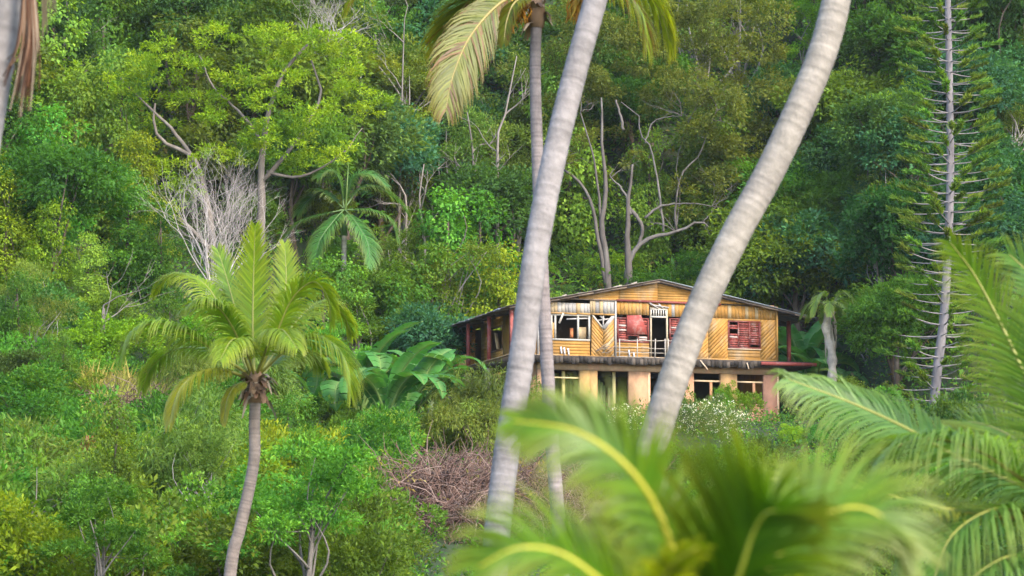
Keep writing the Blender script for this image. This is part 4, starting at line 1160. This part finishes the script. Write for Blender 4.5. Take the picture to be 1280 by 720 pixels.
def special_trees():
    # A: light feathery tree upper left, two trunks
    D = 131; b0 = at(300, 330, D); base = Vector((b0.x, D, gz(b0.x, D) - .3))
    e = empty("acacia_tree", base); tag(e, "spreading bright yellow-green tree in flat leafy layers above the white leafless bush", "tree")
    t = MB(); c = (.155, .13, .112)
    limb(t, [(322, 345), (326, 270), (327, 210), (333, 150), (352, 95), (385, 55)], D, base, .24, .06, c)
    limb(t, [(268, 345), (262, 270), (246, 205), (236, 192), (205, 178), (192, 160), (193, 130)], D, base, .20, .05, c)
    limb(t, [(246, 205), (222, 170), (190, 138), (150, 98)], D, base, .11, .03, c)
    limb(t, [(328, 225), (368, 180), (400, 120), (388, 75)], D, base, .12, .04, c, (0, .2, .5, .6))
    limb(t, [(330, 180), (300, 140), (268, 110), (250, 70)], D, base, .09, .03, c, (0, .5, .8, 1))
    limb(t, [(333, 215), (380, 220), (430, 190), (452, 160)], D, base, .08, .02, c)
    limb(t, [(290, 345), (262, 310), (214, 268), (150, 255), (122, 225)], D, base, .14, .03, c, (0, -.4, -.8, -1, -1))
    t.build("trunk", M_BARK, e, True)
    rng = np.random.default_rng(11); l = MB(); bl = []
    for (x, y, r) in ((175, 82, 30), (232, 68, 30), (165, 128, 28), (240, 112, 34), (300, 92, 34), (362, 72, 36), (420, 84, 34), (445, 112, 28), (262, 152, 30), (205, 158, 26), (334, 128, 32), (392, 150, 32), (352, 186, 38), (412, 186, 24),
                      (300, 192, 34), (252, 196, 24), (385, 205, 34), (452, 140, 22), (185, 100, 26), (275, 58, 30), (332, 48, 34), (402, 44, 32), (195, 62, 24), (310, 160, 26), (440, 60, 30), (150, 105, 22), (222, 250, 32), (190, 272, 22), (350, 105, 28), (470, 130, 20), (210, 215, 22)):
        p = at(x, y, D + rng.uniform(-1.6, 1.2)) - base; k = r / ppm(D)
        bl.append((tuple(p + Vector((rng.normal() * .25, rng.normal() * .3, rng.normal() * .3))), (k * rng.uniform(.8, 1.3), k * 1.15, k * rng.uniform(.35, .75))))
    crown(l, rng, bl, 14, 54, .36, .18, .36, [(.105, .19, .010), (.20, .29, .012), (.31, .37, .020)], flat=.5, droop=.05, shell=(.1, 1))
    l.build("crown", M_LEAF, e)
    # B: big half-bare grey tree behind the roof
    D = 147; b0 = at(782, 356, D); base = Vector((b0.x, D, gz(b0.x, D) - .4))
    e = empty("grey_limbed_tree", base); tag(e, "huge old tree with twisting bare grey limbs directly behind the house roof", "tree")
    t = MB(); c = (.105, .092, .084); c2 = (.135, .122, .113)
    for (px, r0, r1, cc, dd) in (
        ([(762, 372), (756, 310), (752, 280), (757, 235), (753, 185), (752, 122)], .26, .06, c, None), ([(760, 365), (748, 300), (738, 252), (722, 225), (704, 211)], .17, .09, c, None),
        ([(752, 300), (748, 240), (742, 195), (726, 140)], .10, .05, c, None), ([(788, 372), (784, 300), (787, 240), (791, 206)], .30, .07, c, None),
        ([(782, 350), (790, 318), (812, 298), (845, 290), (872, 278), (884, 280), (894, 298)], .20, .05, c2, None), ([(789, 268), (780, 240), (763, 222)], .12, .05, c2, None),
        ([(789, 262), (802, 280), (800, 300), (790, 320)], .14, .12, c, None), ([(806, 273), (826, 258), (862, 254), (890, 258)], .10, .03, c2, None),
        ([(845, 290), (844, 255), (854, 215), (874, 195), (888, 155), (896, 138)], .09, .03, c, None), ([(830, 290), (824, 240), (812, 180), (800, 168), (798, 145), (776, 128)], .09, .04, c2, (0, .3, .5, .5, .5, .5)),
        ([(806, 180), (815, 155), (832, 146), (852, 145)], .06, .02, c2, None), ([(770, 125), (776, 148), (779, 162)], .07, .11, c, None), ([(846, 285), (850, 240), (846, 200), (862, 150)], .05, .02, c, (0, .4, .6, .8)),
        ([(878, 278), (892, 262), (905, 240)], .04, .015, c2, None), ([(890, 150), (905, 152), (922, 160)], .03, .01, c2, None)):
        limb(t, px, D, base, r0 * .78, r1 * .7, cc, dd)
    rng = np.random.default_rng(12)
    for k in range(26):
        x, y = [(896, 138), (852, 145), (890, 258), (894, 298), (704, 211), (726, 140), (862, 150), (905, 240), (845, 290), (763, 222)][k % 10]
        twigs(t, rng, at(x, y, D) - base, Vector((rng.normal(), rng.normal() * .5, .5)), 1.1, .03, 2, c2)
    t.build("trunk", M_BARK, e, True)
    l = MB(); bl = []
    for (x, y, r) in ((712, 70, 34), (742, 105, 30), (765, 40, 40), (810, 70, 40), (850, 40, 42), (850, 105, 38), (900, 70, 40), (940, 110, 36), (905, 130, 38), (955, 60, 34), (960, 165, 34), (920, 190, 38), (815, 130, 28), (700, 135, 26), (870, 165, 26), (985, 120, 30),
                      (945, 230, 34), (900, 225, 22), (820, 20, 36), (890, 15, 38), (720, 20, 34), (965, 20, 30), (990, 190, 22), (725, 165, 20), (800, 205, 16), (855, 235, 16), (752, 118, 18), (768, 118, 16), (782, 168, 12), (790, 200, 13), (704, 205, 14), (735, 95, 24), (700, 238, 13), (722, 262, 11), (742, 215, 14), (815, 215, 14), (838, 238, 14), (868, 218, 15), (826, 262, 10), (895, 250, 14), (770, 225, 11), (735, 180, 14), (862, 270, 9)):
        p = at(x, y, D + rng.uniform(-.5, 3.5)) - base; k = r / ppm(D)
        bl.append((tuple(p), (k * 1.1, k * 1.1, k * .65)))
    crown(l, rng, bl, 20, 46, .42, .20, .40, G_OLIVE[:3] + G_MID[1:2], droop=.2, shell=(.2, 1))
    l.build("crown", M_LEAF, e)
    # white leafless bush
    D = 117; b0 = at(268, 366, D); base = Vector((b0.x, D, min(b0.z - .6, gz(b0.x, D) + 3) - .2)); base.z = gz(b0.x, D) - .2
    e = empty("leafless_bush", base); tag(e, "pale leafless bush of thin white twigs behind the young coconut palm's head", "bush")
    rng = np.random.default_rng(13); root = b0 - base
    m = MB(); m.tube([(0, 0, 0), root * .5, root], [.12, .10, .09], 6, (.40, .33, .30)); m.build("stem", M_TWIG, e)
    for k in range(22):
        m = MB(); a = -1.0 + 2.0 * k / 21 + rng.normal() * .1
        twigs(m, rng, root + Vector((rng.normal() * .12, rng.normal() * .15, -.1)), Vector((math.sin(a) * .30 + .04, rng.normal() * .2, 1.0)), rng.uniform(2.0, 2.7), .035, 4, np.array((.37, .33, .31)) * rng.uniform(.8, 1.1), .34)
        m.build("branch", M_TWIG, e)
    # bare greyish crown at upper centre-left
    D = 141; b0 = at(400, 60, D); base = Vector((b0.x, D, gz(b0.x, D) - .3)); e = empty("leafless_tree", base); tag(e, "bare grey twiggy treetop showing above the flat leafy layers at the top edge", "tree")
    root = b0 - base
    m = MB(); m.tube([(0, 0, 0), root * .5 + Vector((.2, 0, 0)), root], [.16, .13, .08], 7, BARK_GREY); m.build("trunk", M_BARK, e, True)
    for k in range(9):
        m = MB(); twigs(m, rng, root - Vector((0, 0, .5)), Vector((rng.normal() * .7, rng.normal() * .4, .9)), rng.uniform(1.3, 2.0), .05, 4, np.array((.26, .24, .225)), .5); m.build("branch", M_TWIG, e)
special_trees()

# ------------------------------------------------------------------ labels that say where each plant stands
MARKS = [("the house roof", 822, 365), ("the red louvred window", 930, 420), ("the balcony door", 823, 425), ("the grey concrete post", 560, 440),
         ("the royal palm", 432, 275), ("the young coconut palm's head", 318, 440), ("the young coconut palm's trunk", 303, 640), ("the white leafless bush", 280, 265),
         ("the flat-layered tree's crown", 320, 130), ("the grey-limbed tree", 790, 260), ("the grey-limbed tree's crown", 880, 90), ("the pine's upper trunk", 1187, 110),
         ("the pine's lower trunk", 1172, 440), ("the shaggy small palm", 1037, 405), ("the torn banana leaves", 480, 480), ("the slim palm's head", 668, 20),
         ("the slim palm's trunk", 672, 200), ("the bowed palm's upper trunk", 1015, 110), ("the bowed palm's trunk", 930, 280), ("the dead hanging fronds", 32, 80),
         ("the stout leaning trunk", 655, 420), ("the leafless twiggy treetop", 400, 50), ("the brown brush", 600, 590), ("the yellow grass tuft", 140, 470), ("the red upright leaves", 112, 568),
         ("the yellow-brown drooping frond", 580, 80), ("the tall arching fronds", 1230, 400), ("the willow-leaved bush", 590, 495)]
USED = set()
def say(look, px, py, skip=None):
    ms = sorted(((math.hypot(px - x, (py - y) * 1.2), n, px - x, py - y) for n, x, y in MARKS if n != skip))
    def relw(d, n, dx, dy):
        h = "right" if dx > 0 else "left"; v = "below" if dy > 0 else "above"
        far = "just " if d < 45 else ("well " if d > 120 else "")
        if abs(dy) > 2.2 * abs(dx): return far + v + " " + n
        if abs(dx) > 2.2 * abs(dy): return far + h + " of " + n
        return far + v + " and " + h + " of " + n
    c = [look + " " + relw(*ms[0]), look + " " + relw(*ms[1])]
    for i, j in ((0, 1), (0, 2), (1, 2), (0, 3), (1, 3), (2, 3)):
        a, b = ms[i], ms[j]
        if abs(a[2]) > 3 and a[2] * b[2] < 0 and abs(a[2]) + abs(b[2]) < 420: c.append(look + " between " + a[1] + " and " + b[1])
    c += [look + " " + relw(*ms[2]), look + " " + relw(*ms[3])]
    for a, b in ((0, 1), (0, 2), (1, 2)): c.append(look + " " + relw(*ms[a]) + ", " + relw(*ms[b]))
    for a in c:
        if len(a.replace("-", " ").split()) <= 16 and a not in USED:
            USED.add(a); return a
    for a in c:
        for w in ("larger ", "paler ", "denser ", "smaller ", "low "):
            if w + a not in USED:
                USED.add(w + a); return w + a
LOOK = {"round0": "leafy round-headed tree", "round1": "broad mid-green tree", "round2": "full-crowned green tree", "dark0": "deep bluish-green tree", "dark1": "dark dense tree",
        "layered0": "bright layered tree", "layered1": "fresh green layered tree", "layered2": "yellow-green feathery tree", "open0": "olive open-crowned tree", "open1": "olive-green airy tree", "open2": "thin-crowned pale-limbed tree",
        "creeper0": "creeper-smothered tree", "creeper1": "fresh green creeper-hung tree", "creeper2": "bright creeper-draped tree",
        "shrub0": "fresh green rounded shrub", "shrub1": "mid-green shrub", "shrub2": "bright yellowish shrub", "shrub3": "dark green shrub", "rosette0": "yellow-tipped rosette-leaved shrub", "rosette1": "large-leaved green shrub",
        "willow0": "narrow-leaved drooping bush", "willow1": "narrow-leaved olive bush", "flower0": "white-flowered thin bush", "flower1": "white-dotted flowering bush", "brush0": "tangled brown leafless brush", "brush1": "grey-brown twiggy brush",
        "tuft0": "yellow dry grass tuft", "tuft1": "straw-coloured grass tuft"}
HGT = {"round": 5.4, "dark": 5.8, "layered": 5.6, "open": 6, "creeper": 4, "shrub": 1.1, "rosette": 1.2, "willow": 1.4, "flower": .8, "brush": .6, "tuft": .7}
def kind_of(key): return key.rstrip("0123456789")
SKIP = set([7,18,29,40,42,45,48,49,53,54,69,70,76,78,82,84,85,86,91,100,114,122,136,138,140,141,142,143,144,145,146,147,148,149,150,152,178,192,193,200,201,206,218,219,230,232,241,243,244,245,254,261,268,270,271,273,274,278,279,293,294,296,299,305,306,310,311,318,325,326,328,329,330,334,335,336,337,340,342,344,345,348,349,352,353,354,356,358,360,369,374,376,379,382,383,388,392,395,397,398,405,406,413,414,417,424])
PLACED = []
CLEAR = [(350, 200, 515, 330, 135.5), (690, 120, 905, 352, 149.5), (140, 30, 480, 262, 130), (225, 195, 335, 330, 116), (1090, -20, 1280, 490, 117.5), (1140, 200, 1205, 470, 121), (1000, 350, 1070, 450, 122),
         (530, 340, 1030, 540, 121), (525, 555, 785, 700, 90), (400, 430, 550, 520, 107), (982, 400, 1045, 470, 133)]
CRAD = {"round": 2.7, "dark": 2.6, "layered": 3.0, "open": 2.6, "creeper": 1.7, "shrub": 1.1, "rosette": 1.2, "willow": 1.5, "flower": 1.1, "brush": 1.2, "tuft": .8}
def hides(key, x, y, z, sc):
    k = kind_of(key)
    if k in ("willow", "flower", "tuft"): return False
    px, py = pix((x, y, z + HGT[k] * sc)); r = CRAD[k] * sc * ppm(y) * .75
    if k == "creeper": py += r; r *= 1.3
    return any(y < D and px + r > x0 and px - r < x1 and py + r > y0 and py - r < y1 for x0, y0, x1, y1, D in CLEAR)
def put(key, x, y, sc, rng, group, sz=None, dz=0.0, force=False):
    if not force and hides(key, x, y, gz(x, y), sc): return
    idx = len(PLACED); PLACED.append((key, x, y))
    rz, q = rng.uniform(0, 6.28), rng.uniform(.85, 1.2)
    if idx in SKIP: return
    k = kind_of(key); z = gz(x, y) - .1 + dz
    px, py = pix((x, y, z + HGT[k] * sc * .9))
    name = {"round": "broadleaf_tree", "dark": "broadleaf_tree", "layered": "feathery_tree", "open": "open_crowned_tree", "creeper": "creeper_covered_tree", "shrub": "shrub", "rosette": "shrub",
            "willow": "narrow_leaved_bush", "flower": "flowering_shrub", "brush": "dry_brush", "tuft": "grass_tuft"}[k]
    cat = "tree" if name.endswith("tree") else ("grass" if k == "tuft" else "bush")
    o = plant(key, name, (x, y, z), rz, sc, say(LOOK[key], px, py), cat, group, sz or q)
    o["seq"] = idx
    return o
def pick(rng, opts): return opts[int(rng.integers(0, len(opts)))]

def placed_by_eye():
    rng = np.random.default_rng(41)
    def p(key, px, py, D, sc, sz=None, lift=True):
        """a plant whose middle shows at that pixel; it grows from the ground below"""
        b = at(px, py, D); k = kind_of(key)
        z = gz(b.x, D); want = (b.z - z) / (HGT[k] * .9)
        if lift: sc2 = min(max(want, sc * .8), sc * 1.5); szz = (sz or 1)
        else: sc2, szz = sc, sz or 1
        put(key, b.x, D, sc2, rng, "bushes around the house" if HGT[k] < 2 else "trees on the forested slope", szz, force=not lift)
    # in front of the house
    p("willow0", 592, 500, 112.5, 1.0, 1.22, lift=False); p("willow1", 628, 515, 112.5, .92, 1.15, lift=False); p("willow1", 560, 520, 111, .85, lift=False); p("willow0", 610, 530, 109, .9, lift=False)
    p("flower0", 868, 520, 113, .75, 1.1, lift=False); p("flower1", 915, 515, 113.5, .62, lift=False); p("flower0", 770, 525, 113, .65, lift=False); p("flower1", 725, 520, 113, .6, lift=False); p("flower1", 845, 540, 110.5, .8, lift=False); p("flower0", 900, 540, 110.5, .75, lift=False)
    p("rosette1", 856, 490, 116.5, .55, 1.3, lift=False); p("shrub2", 905, 495, 117.5, .42, 1.9, lift=False); p("rosette0", 925, 500, 117.5, .42, 1.5, lift=False); p("rosette1", 895, 505, 117, .42, 1.4, lift=False)
    p("shrub2", 990, 545, 112, .45, lift=False); p("shrub0", 1025, 545, 112, .55, lift=False)
    p("shrub0", 1140, 510, 118, 1.1); p("shrub0", 1090, 520, 116, 1.1); p("shrub2", 1190, 515, 116, 1.0); p("shrub0", 1055, 500, 120, 1.1)
    # rounded light green bushes right of the young palm's trunk
    p("shrub0", 375, 545, 100, 1.5); p("shrub0", 425, 545, 101, 1.35); p("shrub1", 350, 575, 97, 1.1); p("shrub0", 470, 560, 102, 1.1)
    p("rosette0", 225, 600, 82, 1.3); p("rosette0", 280, 590, 84, 1.2); p("rosette1", 235, 650, 76, 1.2); p("rosette0", 175, 615, 82, 1.0); p("rosette0", 345, 640, 80, 1.0)
    p("rosette1", 500, 650, 80, 1.1); p("rosette1", 545, 640, 82, 1.0); p("rosette1", 480, 690, 76, 1.2); p("rosette1", 545, 690, 76, 1.1); p("rosette1", 440, 650, 82, .9)
    # dry brush
    for x, y, D, s_ in ((575, 575, 98, 1.0), (620, 590, 95, 1.1), (545, 590, 94, .9), (720, 590, 97, 1.2), (745, 640, 88, 1.2), (715, 660, 84, 1.1), (755, 700, 80, 1.2), (530, 600, 92, 1.0), (560, 612, 91, 1.0), (592, 612, 92, 1.1), (612, 575, 97, 1.1), (582, 552, 100, 1.0), (545, 570, 97, .9), (640, 580, 97, 1.0), (700, 570, 98, 1.0), (725, 610, 93, 1.1), (690, 630, 89, 1.0), (735, 680, 82, 1.1), (780, 640, 90, .9), (600, 620, 90, .9), (660, 610, 92, 1.0), (765, 600, 94, 1.0), (440, 625, 90, .7), (700, 710, 78, 1.0),
                        (170, 530, 100, .9), (185, 505, 104, .9), (365, 600, 93, .6), (450, 590, 96, .7)):
        p("brush%d" % rng.integers(0, 2), x, y, D, s_ * 1.35, lift=False)
    p("tuft0", 130, 465, 106, 1.3, lift=False); p("tuft1", 160, 480, 104, 1.2, lift=False); p("tuft0", 110, 450, 108, 1.1, lift=False); p("tuft1", 145, 500, 102, .9, lift=False)
    # mango-like masses right of the house
    for x, y, D, s_, k in ((1000, 300, 143, .95, "round0"), (960, 330, 141, .8, "round2"), (1060, 290, 144, .9, "round1"), (1030, 340, 141, .7, "round0"), (985, 255, 147, .8, "round2"), (1090, 340, 140, .7, "dark0"), (1080, 240, 148, .8, "round0"),
                           (1110, 190, 150, .8, "layered2"), (1090, 260, 145, .7, "layered0"), (1030, 190, 153, .9, "dark1"), (1080, 110, 158, .9, "layered0"), (1100, 40, 162, .9, "layered1"), (1010, 30, 164, 1.0, "layered1"),
                           (1140, 120, 157, .8, "layered2"), (1120, 330, 138, .75, "open1"), (1080, 400, 136, .6, "open2"), (1105, 430, 137, .6, "open1"), (1225, 430, 136, .6, "open1"), (1140, 380, 138, .7, "open2"), (1235, 60, 158, 1.0, "dark0"), (1270, 140, 152, 1.0, "dark0"), (1240, 220, 148, .9, "dark1"), (1270, 290, 142, .9, "open1"), (1225, 320, 140, .6, "dark1"), (1225, 120, 152, .9, "dark0"), (1215, 200, 147, .8, "dark0"), (1240, 10, 160, 1.0, "dark1"), (1205, 60, 158, .8, "dark1")):
        p(k, x, y, D, s_)
    # creeper-hung slope on the left
    for x, y, D, s_, k in ((40, 250, 126, 1.0, "creeper0"), (90, 200, 132, 1.1, "creeper0"), (30, 170, 134, 1.1, "creeper1"), (100, 60, 144, 1.1, "creeper1"), (60, 20, 148, 1.1, "creeper2"), (140, 40, 148, 1.0, "creeper0"), (10, 330, 120, .8, "creeper2"),
                           (120, 300, 126, .9, "creeper0"), (160, 330, 124, .8, "creeper1"), (60, 350, 118, .7, "creeper2"), (110, 385, 117, .6, "creeper1"), (20, 420, 110, .6, "creeper0"), (170, 260, 130, .9, "creeper2"), (200, 330, 123, .7, "creeper0"), (10, 100, 140, 1.0, "creeper0"),
                           (55, 430, 108, .55, "open0"), (20, 390, 112, .6, "open1"), (80, 480, 104, .45, "creeper0"), (30, 490, 102, .45, "dark1"),
                           (400, 230, 150, .8, "layered1"), (445, 365, 121, .75, "open2"), (470, 340, 128, .7, "open2"), (410, 360, 122, .6, "open2"), (510, 210, 150, .9, "open1"), (560, 330, 141, .7, "creeper1"), (600, 300, 142, .7, "creeper0"), (540, 360, 138, .65, "creeper1"), (620, 340, 139, .6, "creeper2"),
                           (500, 390, 135, .6, "creeper0"), (530, 430, 130, .5, "dark0"), (690, 340, 139, .45, "creeper1"), (735, 348, 138.5, .35, "creeper0"), (640, 220, 150, .8, "open1"), (590, 200, 152, .85, "open0"), (560, 110, 158, 1.0, "open2"), (480, 60, 160, 1.0, "layered1"), (500, 130, 156, .9, "layered0"), (640, 130, 156, .9, "open0"), (400, 270, 149, .8, "dark1"), (450, 265, 150, .8, "round1"), (360, 280, 147, .7, "round0"), (430, 310, 145, .6, "dark0"), (420, 200, 154, .9, "dark1"), (480, 250, 149, .7, "round2"), (340, 300, 138, .6, "creeper0"), (300, 290, 139, .6, "creeper1")):
        p(k, x, y, D, s_)
    for k, (x, D) in enumerate(((345, 138), (372, 139.5), (398, 139), (330, 139.5), (360, 141), (388, 140.5), (412, 139), (440, 139.5), (465, 138), (485, 140), (318, 136.5))):
        b = at(x, 300, D); put(("creeper0", "dark1", "round0", "creeper1")[k % 4], b.x, D, .38 + .05 * (k % 3), rng, "trees on the forested slope", force=True)
placed_by_eye()
def under_grey_tree():
    rng = np.random.default_rng(46)
    for k, (x, D) in enumerate(((695, 139.5), (712, 142), (728, 140), (742, 144), (758, 140.5), (770, 144.5), (800, 141), (815, 144), (832, 140), (850, 143), (868, 140), (885, 144), (902, 141), (720, 146), (760, 148.5), (835, 147), (875, 148), (700, 149), (900, 148))):
        b = at(x, 340, D); put(("shrub1", "shrub0", "rosette1", "shrub3", "shrub2")[k % 5], b.x, D, rng.uniform(.8, 1.25), rng, "bushes under the grey-limbed tree", force=True)
    for x, y, D in ((548, 640, 84), (575, 655, 82), (600, 640, 86), (560, 625, 88), (590, 675, 79), (530, 660, 81), (615, 660, 83)):
        b = at(x, y, D); put("brush%d" % (int(x) % 2), b.x, D, rng.uniform(1.1, 1.4), rng, "bushes on the lower slope", force=True)
under_grey_tree()

def forest():
    rng = np.random.default_rng(42)
    y = 122.0
    while y < 196:
        half = y * .18 + 4
        st = 3.9 if y < 150 else 4.7
        n = int(2 * half / st)
        for i in range(n + 1):
            x = -half + 2 * half * (i + .5) / (n + 1) + rng.uniform(-1.1, 1.1); yy = y + rng.uniform(-1.3, 1.3)
            k0 = rng.uniform(); sc = rng.uniform(.72, 1.18); u1 = int(rng.integers(0, 1000))
            z = gz(x, yy); px, py = pix((x, yy, z + 4.5 * sc))
            if not (-50 < px < 1330 and py > -60): continue
            b = pix((x, yy, z))[0]
            if yy < 138 and 480 < b < 1060: continue
            if yy < 136 and 180 < b < 400: continue                      # the flat-layered tree and the leafless bush stand here
            if 136 < yy < 146 and 690 < b < 930: sc *= .55                 # low growth at the foot of the grey-limbed tree
            if yy < 119 and 1060 < b < 1240: continue                     # the pine's foot
            if px < 180: o = ["creeper0", "creeper1", "round0", "creeper2", "round1", "dark1"]
            elif px < 470: o = ["dark1", "round0", "round1", "dark0", "open2", "layered1", "creeper0"]
            elif px < 700: o = ["dark1", "round1", "open1", "creeper0", "dark0", "round2", "open2"]
            elif px < 930: o = ["round1", "dark1", "open0", "open1", "creeper1"]
            elif px < 1200: o = ["round0", "layered1", "dark0", "round2", "dark1", "layered0", "round1"]
            else: o = ["dark0", "dark1", "dark0", "round1"]
            put(o[u1 % len(o)], x, yy, sc, rng, "trees on the forested slope")
        y += st * .92
forest()
def shrubs():
    rng = np.random.default_rng(43)
    y = 62.0
    while y < 120:
        half = y * .18 + 1.5
        st = 2.6 + (y - 62) * .018
        n = int(2 * half / st)
        for i in range(n + 1):
            x = -half + 2 * half * (i + .5) / (n + 1) + rng.uniform(-.6, .6); yy = y + rng.uniform(-.8, .8); sc = rng.uniform(.65, 1.55); u1 = int(rng.integers(0, 1000))
            z = gz(x, yy); px, py = pix((x, yy, z + 1.0 * sc))
            if not (-40 < px < 1320): continue
            if py > 740: continue
            if (530 < px < 790 and 80 < yy < 106) or (625 < px < 790 and yy < 81): continue      # the brown brush
            if 600 < px < 1000 and yy > 106: continue           # before the house
            if 100 < px < 200 and 440 < py < 530: continue      # grass tufts and grey brush
            if 660 < px < 1015 and yy > 80: sc = min(sc, max(.35, (2 + 218 / 3556 * yy - z) / 2.4))
            if px < 140 and yy > 100: o = ["shrub2", "shrub1", "shrub3", "shrub1"]
            elif px < 420: o = ["shrub0", "shrub2", "shrub1", "layered1", "rosette1", "shrub1", "creeper0", "willow1", "open1", "shrub0", "rosette0"]
            elif px < 620: o = ["shrub0", "rosette1", "open2", "shrub1", "layered0", "creeper1"]
            else: o = ["shrub1", "shrub0", "shrub3"]
            k = o[u1 % len(o)]
            if HGT[kind_of(k)] > 2: sc *= .36
            put(k, x, yy, sc, rng, "bushes on the lower slope", dz=-.15)
        y += st * .95
shrubs()
def oddments():
    rng = np.random.default_rng(44)
    D = 88; b = at(112, 568, D); base = Vector((b.x, D, gz(b.x, D)))
    e = empty("red_leaved_plant", base); tag(e, "small upright plant with dull red leaves among the green shrubs", "plant")
    m = MB(); m.tube([(0, 0, -.3), (0, 0, b.z - base.z)], .03, 5, (.2, .1, .06)); m.build("stem", M_TWIG, e)
    l = MB(); n = 160; h = max(b.z - base.z, .5)
    P = np.stack([rng.normal(size=n) * .09, rng.normal(size=n) * .09, rng.uniform(h - .35, h + .4, n)], 1)
    l.quads(leaf_quads(P, np.stack([rng.normal(size=n) * .5, rng.normal(size=n) * .5, np.ones(n)], 1), rng.normal(size=(n, 3)), rng.uniform(.2, .36, n), .3), np.array([(.15, .045, .025), (.11, .055, .028)])[rng.integers(0, 2, n)] * rng.uniform(.7, 1.2, (n, 1)))
    l.build("foliage", M_LEAF, e)
    # bare standing trunks seen through the foliage
    rg = random.Random(9)
    for pts, D, r, lab in (([(130, 380), (126, 420), (125, 440)], 112, .07, "thin bare stake of a dead tree above the yellow grass tuft"),
                           ([(508, 260), (500, 232), (486, 215), (470, 200)], 146, .10, "slanting pale bare trunk right of the royal palm's crown"),
                           ([(531, 320), (529, 285), (524, 250), (530, 205)], 141, .12, "short grey bare trunk between the royal palm and the house"),
                           ([(592, 215), (590, 180), (584, 140)], 148, .14, "dark bare trunk under the yellow-brown drooping frond"),
                           ([(622, 180), (630, 150), (640, 100), (646, 70)], 146, .12, "pale forked dead trunk beside the slim palm"),
                           ([(505, 35), (510, 10), (500, -20)], 148, .08, "thin pale leaning trunk at the top edge beside the drooping frond"),
                           ([(1032, 70), (1090, 60), (1086, 110), (1088, 150)][1:], 150, .09, "brown bare trunk above and right of the bowed palm"),
                           ([(80, 60), (85, 30), (82, -10)], 136, .10, "dark bare trunk beside the dead hanging fronds")):
        P = [at(p[0], p[1], D) for p in pts]
        x, y = P[0].x, P[0].y
        base = Vector((x + rg.uniform(-.3, .3), y, gz(x, y) - .2)) if gz(x, y) < P[0].z else P[0] - Vector((0, 0, .3))
        e = empty("bare_trunk", base); tag(e, lab, "dead tree", "bare trunks in the forest")
        q, _ = resample(catmull(rel([base] + P if P[0].z - base.z > .5 else P, base), 6), 14)
        m = MB(); m.tube(q, [r * (1.15 - .95 * i / 13) for i in range(14)], 8, np.array((.20, .175, .155)) * rg.uniform(.7, 1.2)); m.build("trunk", M_BARK, e, True)
        for k in range(3):
            m = MB(); twigs(m, rng, q[6 + 2 * k], Vector((rng.normal(), rng.normal() * .5, .6)), 1.5, r * .45, 2, np.array((.21, .185, .165)), .5); m.build("branch", M_BARK, e)
oddments()
def undergrowth():
    rng = np.random.default_rng(45)
    N = 82000
    y = rng.uniform(58, 205, N) ; x = rng.uniform(-1, 1, N) * (y * .185 + 13)
    TH = R(17); cx, cy = (671 - 640) / F_PX * 121.5, 121.5
    u = (x - cx) * math.cos(TH) + (y - cy) * math.sin(TH); w = -(x - cx) * math.sin(TH) + (y - cy) * math.cos(TH)
    px_ = 640 + F_PX * x / y
    ok = ~((y < 112) & (rng.uniform(0, 1, N) < .45)) & ~((px_ > 535) & (px_ < 785) & (y > 70) & (y < 104) & (rng.uniform(0, 1, N) < .25)) & ~((u > -2) & (u < 13) & (w > -2.6) & (w < 12.6))
    x, y = x[ok], y[ok]; N = len(x); z = ground_z(x, y)
    big = np.where(y > 137, 1.9, np.where((y > 117) & (np.abs(x - 5) > 12), 1.15, .8)) * rng.uniform(.6, 1.3, N)
    m = 6; k = np.repeat(np.arange(N), m); M = len(k)
    q = rng.normal(size=(M, 3)) * np.array([.42, .42, .25]) * big[k][:, None]
    P = np.stack([x, y, z], 1)[k] + q + np.array([0, 0, .25])
    D = unit(q + rng.normal(size=(M, 3)) * .4) + np.array([0, -.15, .2])
    Nn = rng.normal(size=(M, 3)) * .5 + np.array([0, -.3, 1])
    pal = np.array(G_DARK + G_MID + G_FRESH[:2] + [(.10, .09, .03)])
    C = pal[rng.integers(0, len(pal), N)][k] * rng.uniform(.7, 1.3, (M, 1))
    l = MB(); l.quads(leaf_quads(P, D, Nn, rng.uniform(.14, .26, M) * big[k], .42), C)
    tag(l.build("undergrowth", M_LEAF), "low leafy undergrowth covering the soil between the shrubs and trees", "undergrowth", kind="stuff")
undergrowth()

def haze():
    m, t, N, L = mat_new("humid_air")
    out = N.new("ShaderNodeOutputMaterial"); v = N.new("ShaderNodeVolumePrincipled")
    v.inputs["Color"].default_value = (.86, .93, 1.0, 1); v.inputs["Density"].default_value = .00008; v.inputs["Anisotropy"].default_value = .2
    L.new(v.outputs[0], out.inputs[1])
    b = MB(); b.box(-640, 640, -320, 720, -4, 190, (1, 1, 1))
    tag(b.build("haze", m), "thin humid air over the whole slope", "haze", kind="stuff")
haze()
